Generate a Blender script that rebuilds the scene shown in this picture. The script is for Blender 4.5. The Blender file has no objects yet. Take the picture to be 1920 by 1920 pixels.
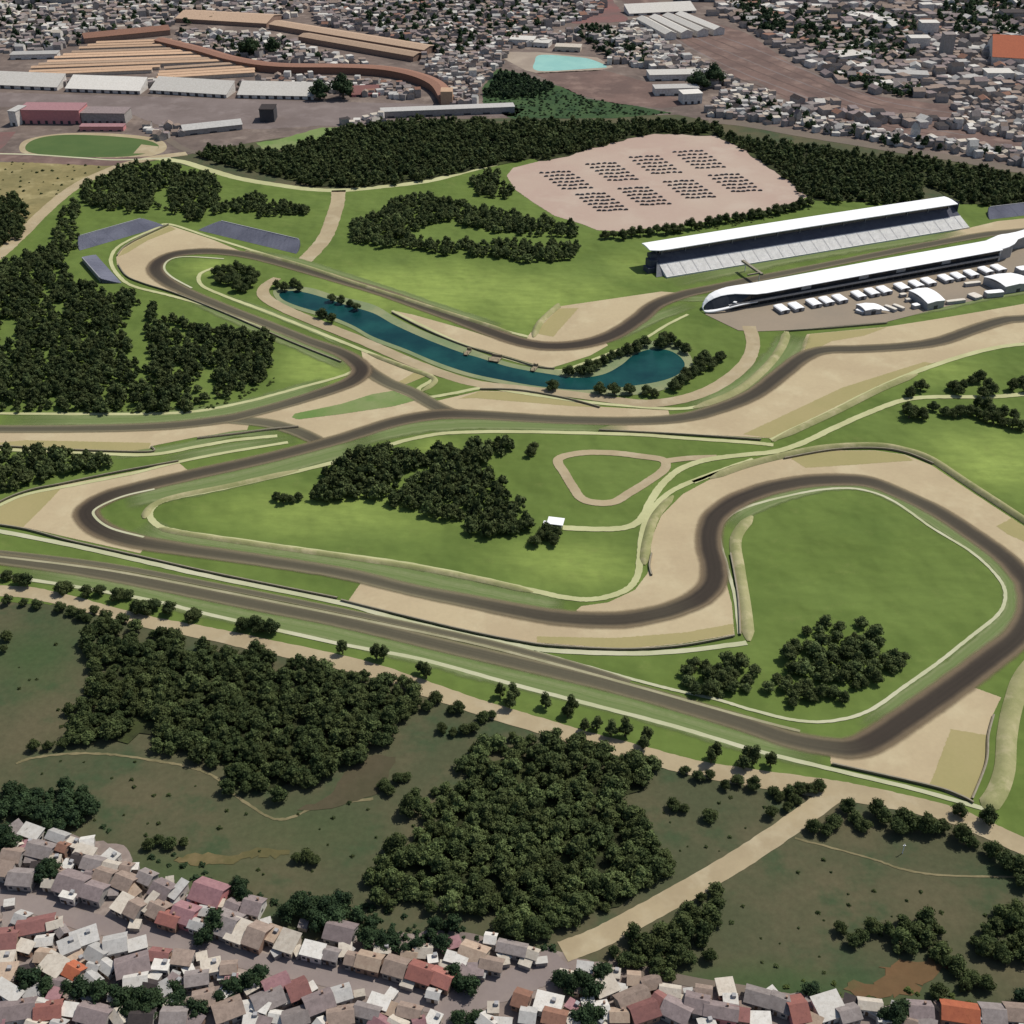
import bpy, math, random
import numpy as np
from mathutils import Vector
from mathutils.geometry import tessellate_polygon

random.seed(7); rng = np.random.default_rng(7)
SC = bpy.context.scene
COL = SC.collection

# ------------------------------------------------------------------ survey: map picture coordinates to ground metres
H, F, PITCH = 358.0, 2300.0, math.radians(34.1)
CP, SP = math.cos(PITCH), math.sin(PITCH)
def G(u, v, z=0.0):
    a = (u - 960) / F; b = (960 - v) / F
    t = (H - z) / (SP - b * CP)
    return (a * t, t * (CP + b * SP), z)
def ppm(v):                                    # picture pixels (of 1920) per metre at ground row v
    return (v - 960 + F * SP / CP) * CP / H
def W(pts): return [G(*p)[:2] for p in pts]

# ------------------------------------------------------------------ materials
LUM = 1.35
def lin(c):
    c /= 255.0
    return c / 12.92 if c <= 0.04045 else ((c + 0.055) / 1.055) ** 2.4
def C(r, g, b, k=1.0): return tuple(min(0.85, lin(x) / LUM * k) for x in (r, g, b)) + (1.0,)

class N:
    def __init__(s, name):
        s.m = bpy.data.materials.new(name); s.m.use_nodes = True
        s.t = s.m.node_tree; s.t.nodes.clear()
        s.out = s.t.nodes.new('ShaderNodeOutputMaterial')
        s.b = s.t.nodes.new('ShaderNodeBsdfPrincipled')
        s.l(s.b.outputs[0], s.out.inputs['Surface'])
    def n(s, t, **kw):
        x = s.t.nodes.new(t)
        for k, v in kw.items(): setattr(x, k, v)
        return x
    def l(s, a, b): s.t.links.new(a, b)
    def pos(s): return s.n('ShaderNodeNewGeometry').outputs['Position']
    def noise(s, scale, detail=4, rough=.55, vec=None, dist=0.0, off=None):
        x = s.n('ShaderNodeTexNoise'); x.inputs['Scale'].default_value = scale
        x.inputs['Detail'].default_value = detail; x.inputs['Roughness'].default_value = rough
        x.inputs['Distortion'].default_value = dist
        v = vec if vec is not None else s.pos()
        if off:
            a = s.n('ShaderNodeVectorMath', operation='ADD'); s.l(v, a.inputs[0]); a.inputs[1].default_value = off; v = a.outputs[0]
        s.l(v, x.inputs['Vector']); return x.outputs['Fac']
    def ramp(s, f, lo, hi):
        x = s.n('ShaderNodeMapRange'); x.inputs[1].default_value = lo; x.inputs[2].default_value = hi
        x.interpolation_type = 'SMOOTHSTEP'
        s.l(f, x.inputs[0]); return x.outputs[0]
    def math(s, op, a, b=None):
        x = s.n('ShaderNodeMath', operation=op)
        for i, q in enumerate((a, b)):
            if q is None: continue
            if isinstance(q, (int, float)): x.inputs[i].default_value = q
            else: s.l(q, x.inputs[i])
        return x.outputs[0]
    def mix(s, f, a, b, blend='MIX'):
        x = s.n('ShaderNodeMix', data_type='RGBA', blend_type=blend)
        if isinstance(f, (int, float)): x.inputs[0].default_value = f
        else: s.l(f, x.inputs[0])
        for i, q in ((6, a), (7, b)):
            if isinstance(q, tuple): x.inputs[i].default_value = q
            else: s.l(q, x.inputs[i])
        return x.outputs[2]
    def done(s, col, rough=.9, spec=.2):
        if isinstance(col, tuple): s.b.inputs['Base Color'].default_value = col
        else: s.l(col, s.b.inputs['Base Color'])
        s.b.inputs['Roughness'].default_value = rough
        s.b.inputs['Specular IOR Level'].default_value = spec
        return s.m
    def bump(s, f, strength, dist):
        b = s.n('ShaderNodeBump'); b.inputs['Strength'].default_value = strength; b.inputs['Distance'].default_value = dist
        s.l(f, b.inputs['Height']); s.l(b.outputs[0], s.b.inputs['Normal'])

def ground_mat(name, a, b, c=None, big=.012, fine=.25, fine_amt=.25, blobs=(), blob_col=None, rough=.95, bumpy=0, mottle=0):
    s = N(name)
    f = s.ramp(s.noise(big, 5, .6), .35, .65)
    col = s.mix(f, a, b)
    if c: col = s.mix(s.ramp(s.noise(big * 2.3, 4, .6, off=(311, 77, 5)), .48, .72), col, c)
    if blobs:
        tot = None
        pos = s.pos()
        wob = s.noise(.02, 4, .6)
        for (x, y, rx, ry, amt) in blobs:
            v = s.n('ShaderNodeVectorMath', operation='SUBTRACT'); s.l(pos, v.inputs[0]); v.inputs[1].default_value = (x, y, 0)
            d = s.n('ShaderNodeVectorMath', operation='MULTIPLY'); s.l(v.outputs[0], d.inputs[0]); d.inputs[1].default_value = (1 / rx, 1 / ry, 0)
            q = s.n('ShaderNodeVectorMath', operation='LENGTH'); s.l(d.outputs[0], q.inputs[0])
            e = s.math('ADD', q.outputs['Value'], s.math('MULTIPLY', s.math('SUBTRACT', wob, .5), .8))
            g = s.math('MULTIPLY', s.math('SUBTRACT', 1.0, s.ramp(e, .1, 1.0)), amt)
            tot = g if tot is None else s.math('MAXIMUM', tot, g)
        col = s.mix(tot, col, blob_col)
    fn = s.noise(fine, 5, .7)
    k = s.math('ADD', s.math('MULTIPLY', s.math('SUBTRACT', fn, .5), fine_amt * 2), 1.0)
    cc = s.n('ShaderNodeCombineColor')
    for i in range(3): s.l(k, cc.inputs[i])
    col = s.mix(1.0, col, cc.outputs[0], 'MULTIPLY')
    if mottle:
        st = s.n('ShaderNodeMapping'); s.l(s.pos(), st.inputs['Vector']); st.inputs['Scale'].default_value = (.05, .16, 1); st.inputs['Rotation'].default_value = (0, 0, .3)
        m1 = s.ramp(s.noise(1.0, 6, .7, vec=st.outputs[0]), .3, .7)
        m2 = s.ramp(s.noise(.09, 6, .75, off=(91, 13, 7)), .55, .75)
        col = s.mix(s.math('MULTIPLY', m1, mottle * .8), col, C(94, 112, 56))
        col = s.mix(s.math('MULTIPLY', m2, mottle * .7), col, C(132, 138, 80))
        s.bump(s.noise(.022, 3, .5, off=(5, 60, 2)), 1.0, 9.0)
    if bumpy: s.bump(fn, .6, bumpy)
    return s.done(col, rough, .1)

def plain(name, a, b=None, scale=.8, rough=.7, spec=.3, metal=0):
    s = N(name)
    col = a
    if b: col = s.mix(s.ramp(s.noise(scale, 4, .6), .35, .65), a, b)
    s.b.inputs['Metallic'].default_value = metal
    return s.done(col, rough, spec)

def P_blob(u, v, ru, rv, amt):
    x, y, _ = G(u, v); x2 = G(u + ru, v)[0]; y2 = G(u, v - rv)[1]
    return (x, y, x2 - x, y2 - y, amt)

M = {}
M['field'] = ground_mat('field_grass', C(84, 88, 64), C(100, 95, 72), C(72, 86, 60), .022, .4, .34,
    [P_blob(60, 1230, 170, 110, .8), P_blob(560, 1560, 260, 90, .35), P_blob(1420, 1850, 330, 70, .8), P_blob(1650, 1870, 240, 50, .5), P_blob(330, 1640, 200, 70, .7)], C(70, 90, 55))
M['lawn'] = ground_mat('lawn_grass', C(104, 123, 60), C(111, 130, 66), C(97, 117, 57), .01, .3, .12,
    [P_blob(800, 545, 330, 75, 1), P_blob(1000, 560, 230, 80, .9), P_blob(620, 960, 330, 70, .8), P_blob(1060, 1060, 200, 70, .8), P_blob(1870, 860, 190, 90, .95),
     P_blob(590, 690, 120, 50, .9), P_blob(390, 500, 70, 25, .9), P_blob(1780, 690, 120, 40, .6), P_blob(820, 840, 60, 30, .7), P_blob(1190, 500, 90, 40, .5)], C(148, 166, 86), mottle=.45)
M['verge'] = ground_mat('verge_grass', C(122, 142, 84), C(136, 148, 98), C(110, 138, 76), .02, .35, .12)
M['gravel'] = ground_mat('runoff_gravel', C(197, 180, 146), C(188, 170, 138), C(202, 187, 153), .018, .4, .1)
M['gravel_olive'] = ground_mat('old_gravel', C(165, 156, 108), C(172, 160, 114), None, .02, .5, .07)
M['carpark'] = ground_mat('carpark_earth', C(192, 172, 156), C(186, 162, 148), C(196, 178, 162), .01, .5, .05)
M['paddock'] = ground_mat('paddock_asphalt', C(160, 146, 128), C(152, 140, 124), None, .02, .6, .07)
M['dirt'] = ground_mat('dirt_road', C(184, 168, 136), C(172, 156, 126), C(190, 176, 146), .03, .4, .1)
M['sand'] = ground_mat('sand', C(176, 162, 146), C(160, 146, 132), None, .03, .4, .1)
M['pale_path'] = ground_mat('pale_path', C(200, 200, 152), C(186, 186, 138), None, .04, .5, .1)
M['white_path'] = ground_mat('chalk_path', C(204, 202, 172), C(188, 190, 152), None, .03, .5, .1)
M['edge_line'] = ground_mat('edge_paint', C(168, 160, 132), C(138, 130, 106), None, .15, .6, .2)
M['divider'] = ground_mat('divider_strip', C(176, 170, 140), C(158, 154, 122), None, .05, .6, .15)
M['bank'] = ground_mat('bank_earth', C(168, 164, 120), C(146, 148, 100), C(184, 176, 136), .05, .5, .14, bumpy=.3)
M['faint_path'] = ground_mat('faint_path', C(142, 132, 100), C(116, 110, 80), None, .08, .5, .25)
M['urban'] = ground_mat('urban_soil', C(126, 112, 104), C(110, 98, 92), C(146, 132, 122), .02, .12, .4)
M['town_soil'] = ground_mat('town_soil', C(150, 136, 128), C(128, 116, 110), C(170, 156, 146), .05, .25, .3)
M['street'] = ground_mat('street_asphalt', C(134, 122, 118), C(122, 110, 106), C(142, 130, 126), .02, .4, .12)
M['town_road'] = ground_mat('town_road', C(154, 142, 136), C(142, 130, 126), None, .03, .4, .12)
M['grey_road'] = ground_mat('grey_road', C(128, 116, 104), C(118, 108, 98), None, .02, .4, .1)
M['brown_soil'] = ground_mat('brown_soil', C(128, 106, 98), C(112, 94, 88), C(144, 122, 112), .02, .2, .2)
M['dry_field'] = ground_mat('dry_field_grass', C(108, 100, 66), C(94, 92, 62), C(124, 110, 78), .03, .3, .3)
M['dull_soil'] = ground_mat('dull_soil', C(92, 84, 66), C(84, 80, 60), None, .03, .3, .25)
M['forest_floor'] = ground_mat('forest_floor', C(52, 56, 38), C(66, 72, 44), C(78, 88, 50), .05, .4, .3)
M['rail_soil'] = ground_mat('rail_soil', C(100, 84, 78), C(116, 98, 90), None, .03, .3, .25)
M['ochre'] = ground_mat('ochre_ground', C(150, 138, 96), C(132, 124, 86), C(170, 158, 116), .02, .15, .35)
M['red_soil'] = ground_mat('red_soil', C(128, 96, 68), C(112, 90, 64), C(100, 92, 62), .03, .25, .25)
M['scrub'] = ground_mat('scrub_ground', C(60, 84, 54), C(74, 96, 60), C(48, 70, 46), .03, .2, .35)
M['shore'] = ground_mat('lake_shore', C(128, 142, 104), C(150, 154, 116), None, .04, .4, .12)
M['pitch_grass'] = ground_mat('pitch_grass', C(84, 106, 62), C(92, 112, 66), None, .03, .3, .1)
M['pink_ground'] = ground_mat('pink_ground', C(138, 100, 96), C(122, 100, 96), None, .03, .3, .2)

def track_mat():
    s = N('track_asphalt')
    uv = s.n('ShaderNodeUVMap'); uv.uv_map = 'UVMap'
    sep = s.n('ShaderNodeSeparateXYZ'); s.l(uv.outputs[0], sep.inputs[0])
    v = s.math('ABSOLUTE', s.math('SUBTRACT', s.math('MULTIPLY', sep.outputs['Y'], 2.0), 1.0))
    nz = s.noise(.1, 5, .65)
    v = s.math('ADD', v, s.math('MULTIPLY', s.math('SUBTRACT', nz, .5), .2))
    wear = s.n('ShaderNodeAttribute', attribute_name='wear').outputs['Fac']
    core = s.math('SUBTRACT', 1.0, s.ramp(v, .3, .92))
    dark = s.mix(wear, C(116, 112, 90), C(60, 52, 44))
    dusty = s.mix(wear, C(142, 140, 108), C(140, 122, 96))
    col = s.mix(core, dusty, dark)
    st = s.n('ShaderNodeCombineXYZ'); s.l(s.math('MULTIPLY', sep.outputs['X'], .12), st.inputs[0]); s.l(s.math('MULTIPLY', sep.outputs['Y'], 7.0), st.inputs[1])
    streak = s.noise(1.0, 3, .6, vec=st.outputs[0])
    fn = s.noise(.5, 5, .7)
    k = s.math('ADD', s.math('MULTIPLY', s.math('SUBTRACT', fn, .5), .3), 1.0)
    k = s.math('ADD', k, s.math('MULTIPLY', s.math('SUBTRACT', streak, .5), .9))
    cc = s.n('ShaderNodeCombineColor')
    for i in range(3): s.l(k, cc.inputs[i])
    col = s.mix(1.0, col, cc.outputs[0], 'MULTIPLY')
    s.done(col, .85, .2)
    s.l(s.math('SUBTRACT', 1.0, s.ramp(v, .6, 1.0)), s.b.inputs['Alpha'])
    return s.m
M['track'] = track_mat()

def verge_mat():
    s = N('mown_verge_grass')
    uv = s.n('ShaderNodeUVMap'); uv.uv_map = 'UVMap'
    sep = s.n('ShaderNodeSeparateXYZ'); s.l(uv.outputs[0], sep.inputs[0])
    v = s.math('ABSOLUTE', s.math('SUBTRACT', s.math('MULTIPLY', sep.outputs['Y'], 2.0), 1.0))
    v = s.math('ADD', v, s.math('MULTIPLY', s.math('SUBTRACT', s.noise(.1, 5, .65), .5), .5))
    e = s.n('ShaderNodeAttribute', attribute_name='fade').outputs['Fac']
    band = s.n('ShaderNodeTexNoise', noise_dimensions='1D'); s.l(s.math('MULTIPLY', sep.outputs['Y'], 7.0), band.inputs['W']); band.inputs['Scale'].default_value = 1.0
    col = s.mix(s.ramp(band.outputs['Fac'], .35, .65), C(112, 132, 78), C(142, 150, 106))
    col = s.mix(s.ramp(s.noise(.3, 5, .7), .3, .75), col, C(124, 138, 88))
    s.done(col, .95, .1)
    a = s.math('SUBTRACT', 1.0, s.ramp(v, .55, 1.0))
    s.l(s.math('MULTIPLY', s.math('MULTIPLY', a, e), .92), s.b.inputs['Alpha'])
    return s.m
M['mown'] = verge_mat()

def water(name, a, rough=.18):
    s = N(name); s.bump(s.noise(.5, 3, .6), .12, .2)
    return s.done(s.mix(s.ramp(s.noise(.035, 4, .6), .3, .7), tuple(x * .65 for x in a[:3]) + (1,), (a[0] * 2.2, a[1] * 1.35, a[2] * 1.1, 1)), rough, .12)
M['water'] = water('lake_water', C(16, 70, 74), .3)
M['pool'] = plain('pool_water', C(160, 212, 196), C(150, 204, 190), .05, .25, .4)

def leaf_mat(name, dark, light, warm):
    s = N(name)
    a = s.n('ShaderNodeAttribute', attribute_name='tint').outputs['Fac']
    a = s.math('ADD', a, s.math('MULTIPLY', s.math('SUBTRACT', s.n('ShaderNodeObjectInfo').outputs['Random'], .5), .5))
    big = s.ramp(s.noise(.11, 2, .5), .35, .65)
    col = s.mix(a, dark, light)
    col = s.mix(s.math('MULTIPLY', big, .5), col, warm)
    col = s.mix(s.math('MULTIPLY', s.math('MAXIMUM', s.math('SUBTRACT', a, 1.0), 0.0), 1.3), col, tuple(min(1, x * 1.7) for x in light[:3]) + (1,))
    s.done(col, .75, .12)
    tr = s.n('ShaderNodeBsdfTranslucent'); s.l(col, tr.inputs['Color'])
    ms = s.n('ShaderNodeMixShader'); ms.inputs[0].default_value = .22
    s.l(s.b.outputs[0], ms.inputs[1]); s.l(tr.outputs[0], ms.inputs[2]); s.l(ms.outputs[0], s.out.inputs['Surface'])
    return s.m
M['leaf'] = leaf_mat('broadleaf_foliage', (.022, .037, .013, 1), (.096, .126, .046, 1), (.072, .082, .028, 1))
M['leaf_fresh'] = leaf_mat('fresh_foliage', (.030, .055, .014, 1), (.110, .145, .040, 1), (.090, .110, .030, 1))
M['leaf_blue'] = leaf_mat('dark_foliage', (.014, .030, .016, 1), (.050, .082, .036, 1), (.036, .056, .022, 1))
M['bark'] = plain('bark', (.07, .055, .04, 1), (.11, .09, .07, 1), 3, .9, .1)

M['white'] = plain('white_membrane', (.84, .84, .84, 1), (.8, .8, .8, 1), .1, .5, .3)
M['offwhite'] = plain('white_wall_paint', (.72, .71, .68, 1), (.62, .6, .56, 1), .2, .7, .2)
M['concrete'] = plain('stand_concrete', C(252, 250, 246), C(240, 238, 234), .25, .85, .2)
M['stair'] = plain('stair_concrete', C(226, 224, 222), C(214, 212, 210), .3, .85, .2)
M['shade_tint'] = plain('shade_tinted_seats', (.13, .135, .17, 1), (.105, .11, .145, 1), .2, .7, .2)  # darker seat colour standing in for the shade under the roof
M['navy'] = plain('navy_panel', (.06, .065, .09, 1), (.045, .05, .075, 1), .2, .6, .3)
M['glass_dark'] = plain('dark_glazing', (.02, .022, .026, 1), (.03, .032, .036, 1), .2, .15, .5)
M['dark'] = plain('dark_cladding', (.045, .045, .05, 1), (.06, .06, .065, 1), .2, .6, .3)
M['steel'] = plain('grey_steel', (.3, .3, .31, 1), (.24, .24, .25, 1), .5, .5, .4)
M['greyside'] = plain('grey_canvas', (.34, .33, .33, 1), (.28, .28, .28, 1), .4, .8, .2)
M['cream'] = plain('cream_canvas', (.62, .58, .5, 1), (.55, .5, .43, 1), .4, .8, .2)
M['bluegrey'] = ground_mat('bluegrey_seats', C(128, 130, 144), C(112, 114, 128), None, .05, .6, .15)
M['tyre'] = plain('tyre_wall', (.2, .165, .11, 1), (.28, .23, .155, 1), .4, .9, .1)
M['rail'] = plain('barrier_rail', (.26, .23, .17, 1), (.2, .18, .13, 1), .4, .7, .2)
M['window'] = plain('window_glass', (.03, .035, .045, 1), None, 1, .15, .5)
M['door'] = plain('door_wood', (.12, .08, .05, 1), (.09, .06, .045, 1), 2, .6, .3)
M['rubber'] = plain('rubber', (.02, .02, .02, 1), None, 1, .8, .2)

def roof_mat(name, a, b, stripe=.9):
    s = N(name)
    tc = s.n('ShaderNodeTexCoord').outputs['Object']
    w = s.n('ShaderNodeTexWave', wave_type='BANDS', bands_direction='X'); w.inputs['Scale'].default_value = stripe
    w.inputs['Distortion'].default_value = .6; s.l(tc, w.inputs['Vector'])
    n = s.ramp(s.noise(.5, 6, .7), .3, .7)
    n2 = s.ramp(s.noise(1.1, 4, .7, off=(31, 9, 3)), .52, .72)
    col = s.mix(n, a, b)
    col = s.mix(s.math('MULTIPLY', n2, .6), col, tuple(x * .5 for x in a[:3]) + (1,))
    col = s.mix(s.math('MULTIPLY', w.outputs['Fac'], .18), col, (.03, .03, .03, 1))
    oi = s.n('ShaderNodeObjectInfo').outputs['Random']
    hv = s.n('ShaderNodeHueSaturation'); s.l(col, hv.inputs['Color'])
    s.l(s.math('ADD', s.math('MULTIPLY', oi, .3), .85), hv.inputs['Value'])
    return s.done(hv.outputs[0], .85, .15)
ROOFS = {
 'white': roof_mat('white_roof', C(238, 234, 226), C(222, 216, 206)),
 'cream': roof_mat('cream_roof', C(224, 214, 198), C(204, 192, 176)),
 'pale grey': roof_mat('pale_grey_roof', C(206, 203, 198), C(188, 185, 180)),
 'grey': roof_mat('grey_roof', C(164, 154, 150), C(142, 132, 128)),
 'mauve': roof_mat('mauve_roof', C(164, 148, 146), C(142, 128, 126)),
 'brown': roof_mat('brown_roof', C(174, 154, 140), C(150, 132, 120)),
 'pink': roof_mat('pink_roof', C(178, 136, 138), C(158, 118, 122)),
 'red': roof_mat('red_roof', C(160, 112, 106), C(142, 100, 96)),
 'salmon': roof_mat('salmon_roof', C(180, 120, 108), C(164, 110, 102)),
 'orange': roof_mat('orange_roof', C(204, 120, 86), C(188, 108, 80)),
 'tan': roof_mat('tan_roof', C(200, 178, 156), C(180, 156, 136)),
 'shed_tan': roof_mat('shed_tan_roof', C(224, 190, 158), C(206, 170, 140)),
 'tan_dusty': roof_mat('dusty_tan_roof', C(206, 178, 152), C(184, 156, 132)),
 'terracotta': roof_mat('terracotta_roof', C(164, 122, 102), C(146, 110, 94)),
 'dark': roof_mat('dark_roof', C(80, 72, 70), C(66, 60, 60)),
}
WALLS = {
 'white': plain('white_render', (.66, .63, .58, 1), (.5, .46, .42, 1), .5),
 'grey': plain('grey_render', (.34, .31, .29, 1), (.26, .24, .22, 1), .5),
 'brick': plain('brick_render', (.3, .19, .14, 1), (.24, .16, .12, 1), .5),
 'pink': plain('pink_render', (.55, .22, .22, 1), (.48, .2, .2, 1), .4),
 'cream': plain('cream_render', (.58, .5, .4, 1), (.48, .4, .32, 1), .5),
}

# ------------------------------------------------------------------ object helpers
def tag(o, label=None, cat=None, group=None, kind=None):
    if label: o['label'] = label
    if cat: o['category'] = cat
    if group: o['group'] = group
    if kind: o['kind'] = kind
    return o
def link(name, me, parent=None, loc=None, rz=0):
    o = bpy.data.objects.new(name, me); COL.objects.link(o)
    if parent: o.parent = parent
    if loc: o.location = loc
    o.rotation_euler = (0, 0, rz)
    return o
def empty(name, loc, rz=0, label=None, cat=None, group=None):
    o = link(name, None, None, loc, rz); o.empty_display_size = 1
    return tag(o, label, cat, group)

class MB:
    def __init__(s): s.v = []; s.f = []; s.mi = []; s.cur = 0
    def quad(s, *p):
        i = len(s.v); s.v += [tuple(q) for q in p]; s.f.append(tuple(range(i, i + len(p)))); s.mi.append(s.cur)
    def box(s, x0, y0, z0, x1, y1, z1, bottom=True):
        i = len(s.v)
        s.v += [(x0, y0, z0), (x1, y0, z0), (x1, y1, z0), (x0, y1, z0), (x0, y0, z1), (x1, y0, z1), (x1, y1, z1), (x0, y1, z1)]
        fs = [(4, 5, 6, 7), (0, 1, 5, 4), (1, 2, 6, 5), (2, 3, 7, 6), (3, 0, 4, 7)] + ([(3, 2, 1, 0)] if bottom else [])
        for f in fs: s.f.append(tuple(i + k for k in f)); s.mi.append(s.cur)
        return s
    def rings(s, rings, closed=True, caps=True):
        n = len(rings[0]); i = len(s.v)
        for r in rings: s.v += [tuple(p) for p in r]
        for a in range(len(rings) - 1):
            for b in range(n if closed else n - 1):
                c = (b + 1) % n
                s.f.append((i + a * n + b, i + a * n + c, i + (a + 1) * n + c, i + (a + 1) * n + b)); s.mi.append(s.cur)
        if caps and closed:
            s.f.append(tuple(i + k for k in reversed(range(n)))); s.mi.append(s.cur)
            s.f.append(tuple(i + (len(rings) - 1) * n + k for k in range(n))); s.mi.append(s.cur)
        return s
    def tube(s, a, b, r0, r1=None, n=6):
        r1 = r0 if r1 is None else r1
        a = Vector(a); b = Vector(b); d = (b - a).normalized()
        u = d.cross(Vector((0, 0, 1)) if abs(d.z) < .9 else Vector((1, 0, 0))).normalized(); w = d.cross(u)
        R = [[p + (u * math.cos(t) + w * math.sin(t)) * r for t in [2 * math.pi * k / n for k in range(n)]] for p, r in ((a, r0), (b, r1))]
        return s.rings(R)
    def mesh(s, name, mats, smooth=False):
        me = bpy.data.meshes.new(name); me.from_pydata(s.v, [], s.f)
        for m in (mats if isinstance(mats, (list, tuple)) else [mats]): me.materials.append(m)
        me.polygons.foreach_set('material_index', s.mi)
        if smooth: me.polygons.foreach_set('use_smooth', [True] * len(me.polygons))
        me.update(); return me
    def build(s, name, mats, parent=None, smooth=False, loc=None, rz=0):
        return link(name, s.mesh(name, mats, smooth), parent, loc, rz)

def spline(pts, n=8, closed=False):
    out = []; L = len(pts)
    rngi = range(L if closed else L - 1)
    for i in rngi:
        g = (lambda k: pts[k % L]) if closed else (lambda k: pts[max(0, min(L - 1, k))])
        p0, p1, p2, p3 = g(i - 1), g(i), g(i + 1), g(i + 2)
        for k in range(n):
            t = k / n
            out.append(tuple(.5 * (2 * b + (c - a) * t + (2 * a - 5 * b + 4 * c - d) * t * t + (3 * b - a - 3 * c + d) * t ** 3)
                             for a, b, c, d in zip(p0, p1, p2, p3)))
    if not closed: out.append(tuple(pts[-1]))
    return out
def frames(P, closed=False):
    n = len(P); R = []
    for i in range(n):
        a = P[(i - 1) % n] if closed or i > 0 else P[i]; b = P[(i + 1) % n] if closed or i < n - 1 else P[i]
        dx, dy = b[0] - a[0], b[1] - a[1]; L = math.hypot(dx, dy) or 1
        R.append((-dy / L, dx / L))
    return R

Z = {k: i * .035 for i, k in enumerate(['base', 'urban', 'lawn', 'patch', 'road', 'gravel', 'olive', 'island', 'verge', 'path', 'link', 'track', 'line'])}
def sheet(name, px, mat, level, smooth=False, jitter=0.0, world=False, kind='structure', dz=0):
    P = px if world else W(px)
    if smooth: P = spline(P, 6, True)
    if jitter:
        Q = []
        for i, a in enumerate(P):
            b = P[(i + 1) % len(P)]; L = math.hypot(b[0] - a[0], b[1] - a[1]); k = max(1, int(L / (jitter * 3)))
            for j in range(k):
                t = j / k; Q.append((a[0] + (b[0] - a[0]) * t + random.uniform(-jitter, jitter), a[1] + (b[1] - a[1]) * t + random.uniform(-jitter, jitter)))
        P = Q
    z = (Z[level] if isinstance(level, str) else level) + dz
    vs = [Vector((x, y, z)) for x, y in P]
    tris = tessellate_polygon([vs])
    fs = []
    for t in tris:
        a, b, c = (vs[i] for i in t)
        fs.append(t if (b - a).cross(c - a).z > 0 else (t[0], t[2], t[1]))
    me = bpy.data.meshes.new(name); me.from_pydata([tuple(v) for v in vs], [], fs); me.materials.append(mat)
    return tag(link(name, me), kind=kind)
def ribbon(name, px, width, mat, level, closed=False, kind='structure', wear=None, rag=0.0, dz=0):
    n = 10
    P = spline(W(px), n, closed); R = frames(P, closed)
    z = Z[level] + dz
    vs = []; fs = []; uv = []
    ws = None
    if wear is not None: ws = [w[0] for w in spline([(w,) for w in wear], n, closed)]
    wid = width if not isinstance(width, (list, tuple)) else [w[0] for w in spline([(w,) for w in width], n, closed)]
    K = 4
    for i, (p, r) in enumerate(zip(P, R)):
        w = wid if not isinstance(wid, list) else wid[i]
        wl = w / 2 * (1 + random.uniform(-rag, rag)); wr = w / 2 * (1 + random.uniform(-rag, rag))
        for k in range(K + 1):
            t = -wr + (wl + wr) * k / K
            vs.append((p[0] + r[0] * t, p[1] + r[1] * t, z)); uv.append((i * .1, k / K))
    m = len(P); S = K + 1
    for i in range(m if closed else m - 1):
        j = (i + 1) % m
        for k in range(K):
            fs.append((i * S + k, j * S + k, j * S + k + 1, i * S + k + 1))
    me = bpy.data.meshes.new(name); me.from_pydata(vs, [], fs); me.materials.append(mat)
    ul = me.uv_layers.new(name='UVMap')
    li = np.zeros(len(me.loops), dtype=np.int32); me.loops.foreach_get('vertex_index', li)
    ul.data.foreach_set('uv', np.array(uv, dtype=np.float32)[li].ravel())
    if ws:
        at = me.attributes.new('wear', 'FLOAT', 'POINT')
        at.data.foreach_set('value', np.repeat(np.array(ws, dtype=np.float32), S).clip(0, 1))
    fd = me.attributes.new('fade', 'FLOAT', 'POINT')
    fd.data.foreach_set('value', np.repeat(np.array([min(1.0, min(i, m - 1 - i) / 7.0) for i in range(m)], dtype=np.float32), S))
    return tag(link(name, me), kind=kind)
def ridge(name, px, width, height, mat, kind='structure', prof=None, level='line'):
    """a long earth bank or wall following a line; prof = list of (t across -1..1, height 0..1)"""
    P = spline(W(px), 8); R = frames(P)
    prof = prof or [(-1, -.02), (-.45, .85), (0, 1), (.45, .85), (1, -.02)]
    mb = MB(); rows = []
    for i, (p, r) in enumerate(zip(P, R)):
        e = min(1, min(i, len(P) - 1 - i) / 3.0) if len(prof) > 4 else 1
        rows.append([(p[0] + r[0] * t * width / 2 * (.25 + .75 * e), p[1] + r[1] * t * width / 2 * (.25 + .75 * e), Z['link'] + h * height * (.1 + .9 * e)) for t, h in prof])
    mb.rings(rows, closed=False)
    return tag(mb.build(name, mat, smooth=len(prof) > 4), kind=kind)
WALLP = [(-1, -.05), (-1, 1), (1, 1), (1, -.05)]
def barrier(px, label, h=.75, w=.8):
    mid = G(*px[len(px) // 2])
    root = empty('tyre_barrier', (0, 0, 0), 0, label, 'barrier', 'barriers along the run-off areas')
    o = ridge('wall', px, w, h, M['tyre'], None, WALLP); o.parent = root
    if 'kind' in o: del o['kind']
    P = spline(W(px), 8); R = frames(P); mb = MB(); z = Z['link'] + h
    mb.rings([[(p[0] - r[0] * .5, p[1] - r[1] * .5, z), (p[0] - r[0] * .5, p[1] - r[1] * .5, z + .25), (p[0] + r[0] * .1, p[1] + r[1] * .1, z + .25), (p[0] + r[0] * .1, p[1] + r[1] * .1, z)] for p, r in zip(P, R)], closed=True)
    mb.build('top_rail', M['rail'], root)
    return root

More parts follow.
